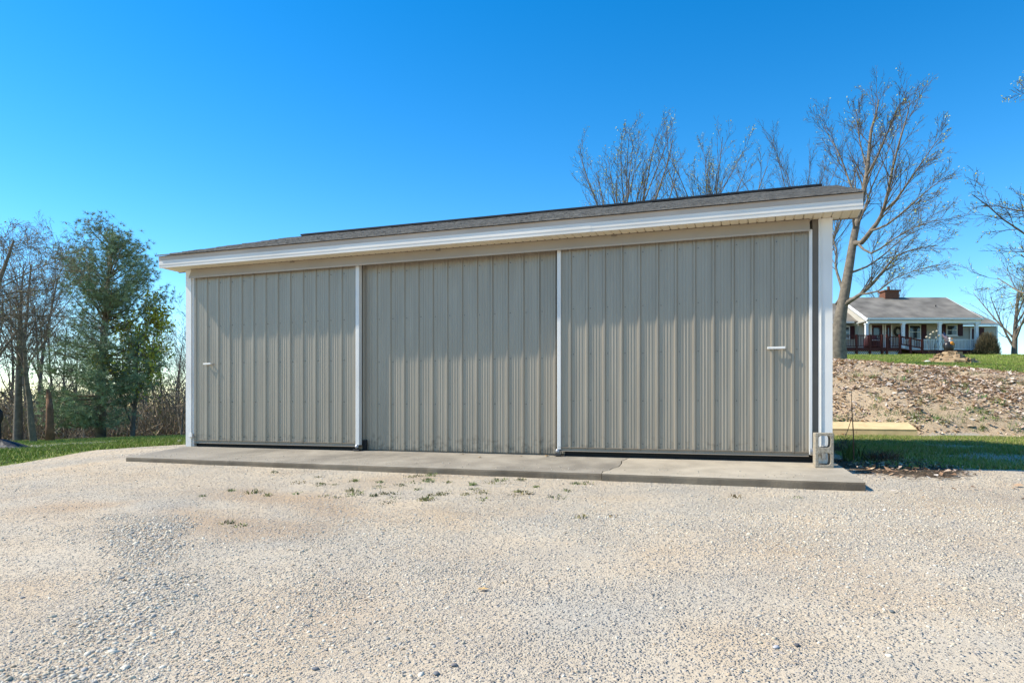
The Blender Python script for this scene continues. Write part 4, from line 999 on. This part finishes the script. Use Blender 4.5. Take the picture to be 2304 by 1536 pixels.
# ------------------------------------------------------------------ scatter: grass, leaves, pebbles
def region_points(n, xr, yr, maskf, rr, keep=1.0):
    x = rr.uniform(*xr, n); y = rr.uniform(*yr, n); m_ = maskf(x, y); k = rr.random(n) < m_*keep; return x[k], y[k]
def in_view(x, y, lo=-80, hi=2400):
    X, Z = w2c(x, y); px = 1152+FPX*X/np.maximum(Z, .1); return (Z > 1) & (px > lo) & (px < hi)
def grass(name, x, y, h, w, rr, cols, probs, label):
    n = len(x); z = Hb(x, y)-.005; L = h*rr.uniform(.5, 1.3, n); a = rr.uniform(0, 6.283, n); d = rr.normal(0, .45, (n, 2))*L[:, None]
    s_ = np.column_stack([np.cos(a), np.sin(a), np.zeros(n)])*w*.5; p = np.column_stack([x, y, z]); tip = p+np.column_stack([d, L])
    v = np.stack([p-s_, p+s_, tip], 1).reshape(-1, 3); base = np.array(cols)[rr.choice(len(cols), n, p=probs)]*rr.uniform(.75, 1.3, (n, 1))
    tag(np_mesh(name, v, np.arange(3*n).reshape(-1, 3), M['blade'], tint=np.repeat(base, 3, 0)), label, 'grass', kind='stuff')
rr = np.random.default_rng(77)
GC = [(.18, .26, .032), (.24, .32, .05), (.33, .32, .09), (.44, .37, .17)]
x, y = region_points(420000, (-24, 1), (-4, 17), lambda a, b: m_left_grass(a, b)*(1-m_woods(a, b)), rr); k = in_view(x, y); x, y = x[k], y[k]
kk = rr.permutation(len(x))[:110000]; grass('grass', x[kk], y[kk], .065, .016, rr, GC, [.4, .38, .16, .06], 'sunlit green grass strip between gravel and wood on the left')
x, y = region_points(300000, (9.6, 22), (-3, 10), lambda a, b: m_right_grass(a, b)*(1-.8*m_bed(a, b)), rr); k = in_view(x, y, 1850); x, y = x[k], y[k]
kk = rr.permutation(len(x))[:56000]; grass('grass', x[kk], y[kk], .06, .012, rr, GC, [.27, .23, .25, .25], 'green grass beside the barn, half in its shadow')
X = rr.uniform(8, 42, 130000); Z = rr.uniform(22, 58, 130000); x = CX+EX[0]*X+EZ[0]*Z; y = CY+EX[1]*X+EZ[1]*Z; k = (rr.random(len(x)) < m_lawn(x, y)) & in_view(x, y, 1840); x, y = x[k], y[k]
grass('grass', x, y, .07, .03, rr, GC, [.36, .36, .2, .08], 'bright green lawn rising to the house')
# leaf litter on the bank
def leaves(name, x, y, size, rr, cols, probs, label, kind='stuff'):
    n = len(x); z = Hb(x, y)+rr.uniform(.005, .035, n); a = rr.uniform(0, 6.283, n); ti = rr.normal(0, .27, (n, 2))
    u = np.column_stack([np.cos(a), np.sin(a), ti[:, 0]]); w = np.column_stack([-np.sin(a), np.cos(a), ti[:, 1]]); L = size*np.exp(rr.normal(0, .4, (n, 1))); c = np.column_stack([x, y, z])
    up = np.array([0, 0, 1.])*L*rr.uniform(-.25, .35, (n, 1))
    v = np.stack([c-u*L, c-w*L*.55+up, c+u*L, c+w*L*.55+up, c], 1).reshape(-1, 3); i = np.arange(n)[:, None]*5
    f = np.concatenate([i+np.array([[0, 1, 4]]), i+np.array([[1, 2, 4]]), i+np.array([[2, 3, 4]]), i+np.array([[3, 0, 4]])], 0)
    base = np.array(cols)[rr.choice(len(cols), n, p=probs)]*rr.uniform(.75, 1.2, (n, 1))
    return tag(np_mesh(name, v, f, M['leaf'], tint=np.repeat(base, 5, 0)), label, 'leaves', kind=kind)
LC = [(.66, .49, .37), (.80, .68, .55), (.48, .32, .20), (.32, .19, .11), (.70, .52, .33)]
X = rr.uniform(6, 24, 60000); Z = rr.uniform(16.5, 25.5, 60000); x = CX+EX[0]*X+EZ[0]*Z; y = CY+EX[1]*X+EZ[1]*Z
k = (rr.random(len(x)) < m_bank(x, y)*np.clip(.15+2.4*(fbm(x, y, 1.5)-.34), .1, 1)) & in_view(x, y, 1840); x, y = x[k], y[k]
leaves('leaf_litter', x, y, .043, rr, LC, [.36, .30, .15, .06, .13], 'pale fallen leaves covering the earth bank right of the barn')
x, y = region_points(9000, (9.6, 14), (-1.5, 4), lambda a, b: np.clip(m_bed(a, b)+.05, 0, 1), rr); leaves('leaf_litter', x[:700], y[:700], .022, rr, LC, [.1, .05, .4, .4, .05], 'scattered dead leaves in the dark bed by the block')
# green tufts on the bank and weeds in the gravel
def tufts(name, spots, h, label, col=(.13, .19, .05), per=26, spread=.09):
    V, F, T_ = [], [], []; o = 0
    for q in spots:
        n = int(per*rr.uniform(.5, 1.4)); v, f = blades(q, n, h*rr.uniform(.6, 1.3), spread*rr.uniform(.6, 1.5), rr, .6, .01); V.append(v); F.append(f+o); o += len(v)
        T_.append(np.repeat(np.array([col])*rr.uniform(.6, 1.5, (n, 1))*rr.uniform(.8, 1.2, (1, 3)), 6, 0))
    tag(np_mesh(name, np.concatenate(V), np.concatenate(F), M['blade'], tint=np.concatenate(T_)), label, 'weeds', kind='stuff')
sp = []
for k in range(90):
    px = rr.uniform(1875, 2304); py = rr.uniform(835, 975) if k < 60 else rr.uniform(920, 970); q = pixg(px, py, 40); sp.append((q.x, q.y))
tufts('weeds', sp, .11, 'green weeds sprouting among the leaves on the bank', per=30, spread=.16)
sp = []
for k in range(75):
    px = rr.normal(1000, 190) if k < 60 else rr.uniform(450, 2000); py = rr.uniform(1062, 1125) if k < 60 else rr.uniform(1060, 1180); q = pixg(px, py)
    if q.y < -1.36: sp.append((q.x, q.y))
tufts('weeds', sp, .035, 'small weeds growing in the gravel before the apron', col=(.19, .20, .07), per=34, spread=.075)
# pebbles
def pebbles(n, zr, size, rr, faces, label, strip=False, dens=None):
    Z = np.sqrt(rr.uniform(zr[0]**2, zr[1]**2, n)); px = rr.uniform(-60, 2380, n); X = (px-1152)/FPX*Z; x = CX+EX[0]*X+EZ[0]*Z; y = CY+EX[1]*X+EZ[1]*Z
    d = .15+2.6*(fbm(x, y, 1.5)-.38); sx = np.interp(y, STR[:, 1], STR[:, 0]); st = .75*sstep(.5, .05, np.abs(x-sx)+(fbm(x, y, .7)-.5)*1.3)*(y < STR[-1, 1]+.3)
    d = np.clip(d, .1, 1)*.75+st*1.6
    ok = (rr.random(n) < d) & ~((y > -1.31) & (x > -.18) & (x < 9.7)) & (m_left_grass(x, y) < .3) & (m_right_grass(x, y) < .35) & (m_bed(x, y) < .4) & (y < 4)
    x, y, st = x[ok], y[ok], st[ok]; n = len(x)
    if faces == 20:
        t = (1+5**.5)/2; bv = np.array([(-1,t,0),(1,t,0),(-1,-t,0),(1,-t,0),(0,-1,t),(0,1,t),(0,-1,-t),(0,1,-t),(t,0,-1),(t,0,1),(-t,0,-1),(-t,0,1)])/math.sqrt(1+t*t)
        bf = np.array([(0,11,5),(0,5,1),(0,1,7),(0,7,10),(0,10,11),(1,5,9),(5,11,4),(11,10,2),(10,7,6),(7,1,8),(3,9,4),(3,4,2),(3,2,6),(3,6,8),(3,8,9),(4,9,5),(2,4,11),(6,2,10),(8,6,7),(9,8,1)])
    else:
        bv = np.array([(1,0,0),(-1,0,0),(0,1,0),(0,-1,0),(0,0,1),(0,0,-1.)]); bf = np.array([(0,2,4),(2,1,4),(1,3,4),(3,0,4),(2,0,5),(1,2,5),(3,1,5),(0,3,5)])
    s = size*np.exp(rr.normal(0, .28, n))*(1+.6*st); sc = np.stack([s*rr.uniform(.8, 1.4, n), s*rr.uniform(.7, 1.1, n), s*rr.uniform(.4, .75, n)], 1)
    a = rr.uniform(0, 6.283, n); c, s_ = np.cos(a), np.sin(a); nv = len(bv)
    loc = bv[None]*(1+rr.uniform(-.22, .22, (n, nv, 1)))*sc[:, None, :]
    tl = rr.normal(0, .25, (n, 1)); loc[:, :, 2] += loc[:, :, 0]*tl
    vx = loc[:, :, 0]*c[:, None]-loc[:, :, 1]*s_[:, None]+x[:, None]; vy = loc[:, :, 0]*s_[:, None]+loc[:, :, 1]*c[:, None]+y[:, None]; vz = loc[:, :, 2]+(Hb(x, y)+sc[:, 2]*.08)[:, None]
    v = np.stack([vx, vy, vz], -1).reshape(-1, 3); f = (np.arange(n)[:, None, None]*nv+bf[None]).reshape(-1, 3)
    cols = np.array([(.60, .52, .39), (.53, .48, .395), (.70, .635, .51), (.43, .405, .36), (.50, .38, .26), (.25, .24, .23)]); pr = np.array([.33, .22, .2, .13, .09, .03])
    base = cols[rr.choice(6, n, p=pr)]*rr.uniform(.8, 1.15, (n, 1)); base = base*(1-.0*st[:, None])
    o = np_mesh('gravel', v, f, M['stone'], tint=np.repeat(base, nv, 0), smooth=faces == 20); tag(o, label, 'gravel', kind='stuff')
STR = np.array([(q.x, q.y) for q in (pixg(320, 1170), pixg(330, 1235), pixg(300, 1320), pixg(310, 1380), pixg(280, 1450), pixg(225, 1530), pixg(180, 1640))]); STR = STR[np.argsort(STR[:, 1])]
STR_TOP = STR[-1, 1]
_s = STR.copy(); STR = _s

pebbles(26000, (3.0, 6.2), .0072, rr, 20, 'loose pale pebbles of the gravel yard nearest the viewer')
pebbles(95000, (3.0, 7.0), .0046, rr, 8, 'fine pale grit between the pebbles near the viewer')
pebbles(70000, (6.0, 13.5), .0078, rr, 8, 'loose pale pebbles of the gravel yard near the barn')
# single stones and dry leaves one can point to
def stone(px, py, size, col, label):
    q = pixg(px, py); mb = MB(); rq = random.Random(int(px)); seg = 9
    for r, z in ((.35, -.5), (.85, -.2), (1, .1), (.75, .5), (.3, .68)):
        for j in range(seg):
            a = 2*math.pi*j/seg; k = r*(1+rq.uniform(-.12, .12)); mb.v.append((k*math.cos(a)*size*1.35, k*math.sin(a)*size, z*size*.8))
    for k in range(4):
        for j in range(seg): a = k*seg+j; c = k*seg+(j+1) % seg; mb.f.append((a, c, c+seg, a+seg))
    mb.f.append(tuple(range(4*seg, 5*seg)))
    o = mb.build('stone', mat('stone_'+str(int(px)), col, .85, .2, 40), loc=(q.x, q.y, float(Hb(q.x, q.y))+size*.25), smooth=True); o.rotation_euler.z = rq.random()*6
    tag(o, label, 'stone')
stone(2007, 1374, .014, (.12, .135, .14), 'dark grey stone on the gravel at the right, half way up the yard')
stone(1793, 1453, .014, (.10, .10, .11), 'dark stone on the gravel near the bottom, right of centre')
stone(1746, 1459, .014, (.5, .49, .5), 'pale grey stone just left of a dark stone near the bottom')
stone(1022, 1498, .014, (.22, .20, .19), 'rounded brown-grey stone at the bottom centre')
stone(982, 1516, .014, (.16, .165, .17), 'dark blue-grey stone at the bottom edge, left of the rounded one')
stone(710, 1504, .014, (.17, .175, .185), 'blue-grey stone at the bottom, left of centre')
stone(404, 972+22, .05, (.66, .62, .56), 'white stone in the grass beside the left barn corner')
def dry_leaf(p, size, rz, label, col):
    mb = MB(); out = [(-1, 0), (-.6, .42), (-.25, .35), (.1, .6), (.35, .38), (1, .05), (.4, -.35), (.05, -.5), (-.3, -.3), (-.65, -.36)]
    mb.v = [(0, 0, .12*size)] + [(a*size, b*size, (abs(b)*.55+abs(a)*.12+.06*math.sin(9*a))*size) for a, b in out]
    n = len(out); mb.f = [(0, 1+k, 1+(k+1) % n) for k in range(n)]
    o = mb.build('dry_leaf', mat('dry_leaf_'+str(len(bpy.data.materials)), col, .8, .2, 40), loc=p); o.rotation_euler.z = rz
    m_ = o.modifiers.new('thickness', 'SOLIDIFY'); m_.thickness = .0015
    tag(o, label, 'leaf', 'dry leaves on gravel and apron')
def on_apron(px, py):
    Z = 4.
    while Z < 14:
        p = pix(px, py, Z); zt = -.02*min(1, max(0, p.x/9.4))-.085*min(1, max(0, -p.y/1.25))
        if p.z < zt: return Vector((p.x, p.y, zt+.002))
        Z += .01
TL = (.58, .38, .18)
q = pixg(1087, 1329); dry_leaf((q.x, q.y, float(Hb(q.x, q.y))+.006), .034, .3, 'large tan dry leaf alone on the gravel below the middle', (.66, .42, .17))
for px, py, sz, lab in ((1230, 1026.5, .05, 'tan dry leaf at the foot of the right sliding leaf edge'), (1079, 1029, .035, 'tan dry leaf on the apron before the middle panel'), (1041, 1022, .022, 'small pale leaf against the middle panel foot, left of the tan one'), (1172, 1026, .02, 'small pale leaf against the middle panel foot, right of the tan one')):
    dry_leaf(on_apron(px, py), sz, px, lab, TL)
for px, py, sz, lab in ((829, 1046, .04, 'curled brown leaf on the gravel at the apron edge, left of centre'), (953, 1052, .03, 'small brown leaf on the gravel at the apron edge, near the centre')):
    q = pixg(px, py); dry_leaf((q.x, q.y-.04, float(Hb(q.x, q.y))+.01), sz, px, lab, (.45, .26, .14))

# a little gravel kicked up onto the apron
def apron_gravel():
    rr = np.random.default_rng(5); n = 260; x = rr.uniform(-.05, 9.5, n); y = -1.22+np.abs(rr.normal(0, .22, n)); k = y < -.05; x, y = x[k], y[k]; n = len(x)
    bv = np.array([(1,0,0),(-1,0,0),(0,1,0),(0,-1,0),(0,0,1),(0,0,-1.)]); bf = np.array([(0,2,4),(2,1,4),(1,3,4),(3,0,4),(2,0,5),(1,2,5),(3,1,5),(0,3,5)])
    sc = rr.uniform(.003, .009, (n, 1, 1))*np.array([1.2, 1, .7]); loc = bv[None]*sc*(1+rr.uniform(-.2, .2, (n, 6, 1)))
    z = -.02*np.clip(x/9.4, 0, 1)-.085*np.clip(-y/1.25, 0, 1)+.003
    v = (loc+np.stack([x, y, z], 1)[:, None, :]).reshape(-1, 3); f = (np.arange(n)[:, None, None]*6+bf[None]).reshape(-1, 3)
    tag(np_mesh('gravel', v, f, M['stone'], tint=np.repeat(np.array([[.6, .53, .42]])*rr.uniform(.6, 1.2, (n, 1)), 6, 0)), 'stray bits of gravel lying on the concrete apron', 'gravel', kind='stuff')
apron_gravel()
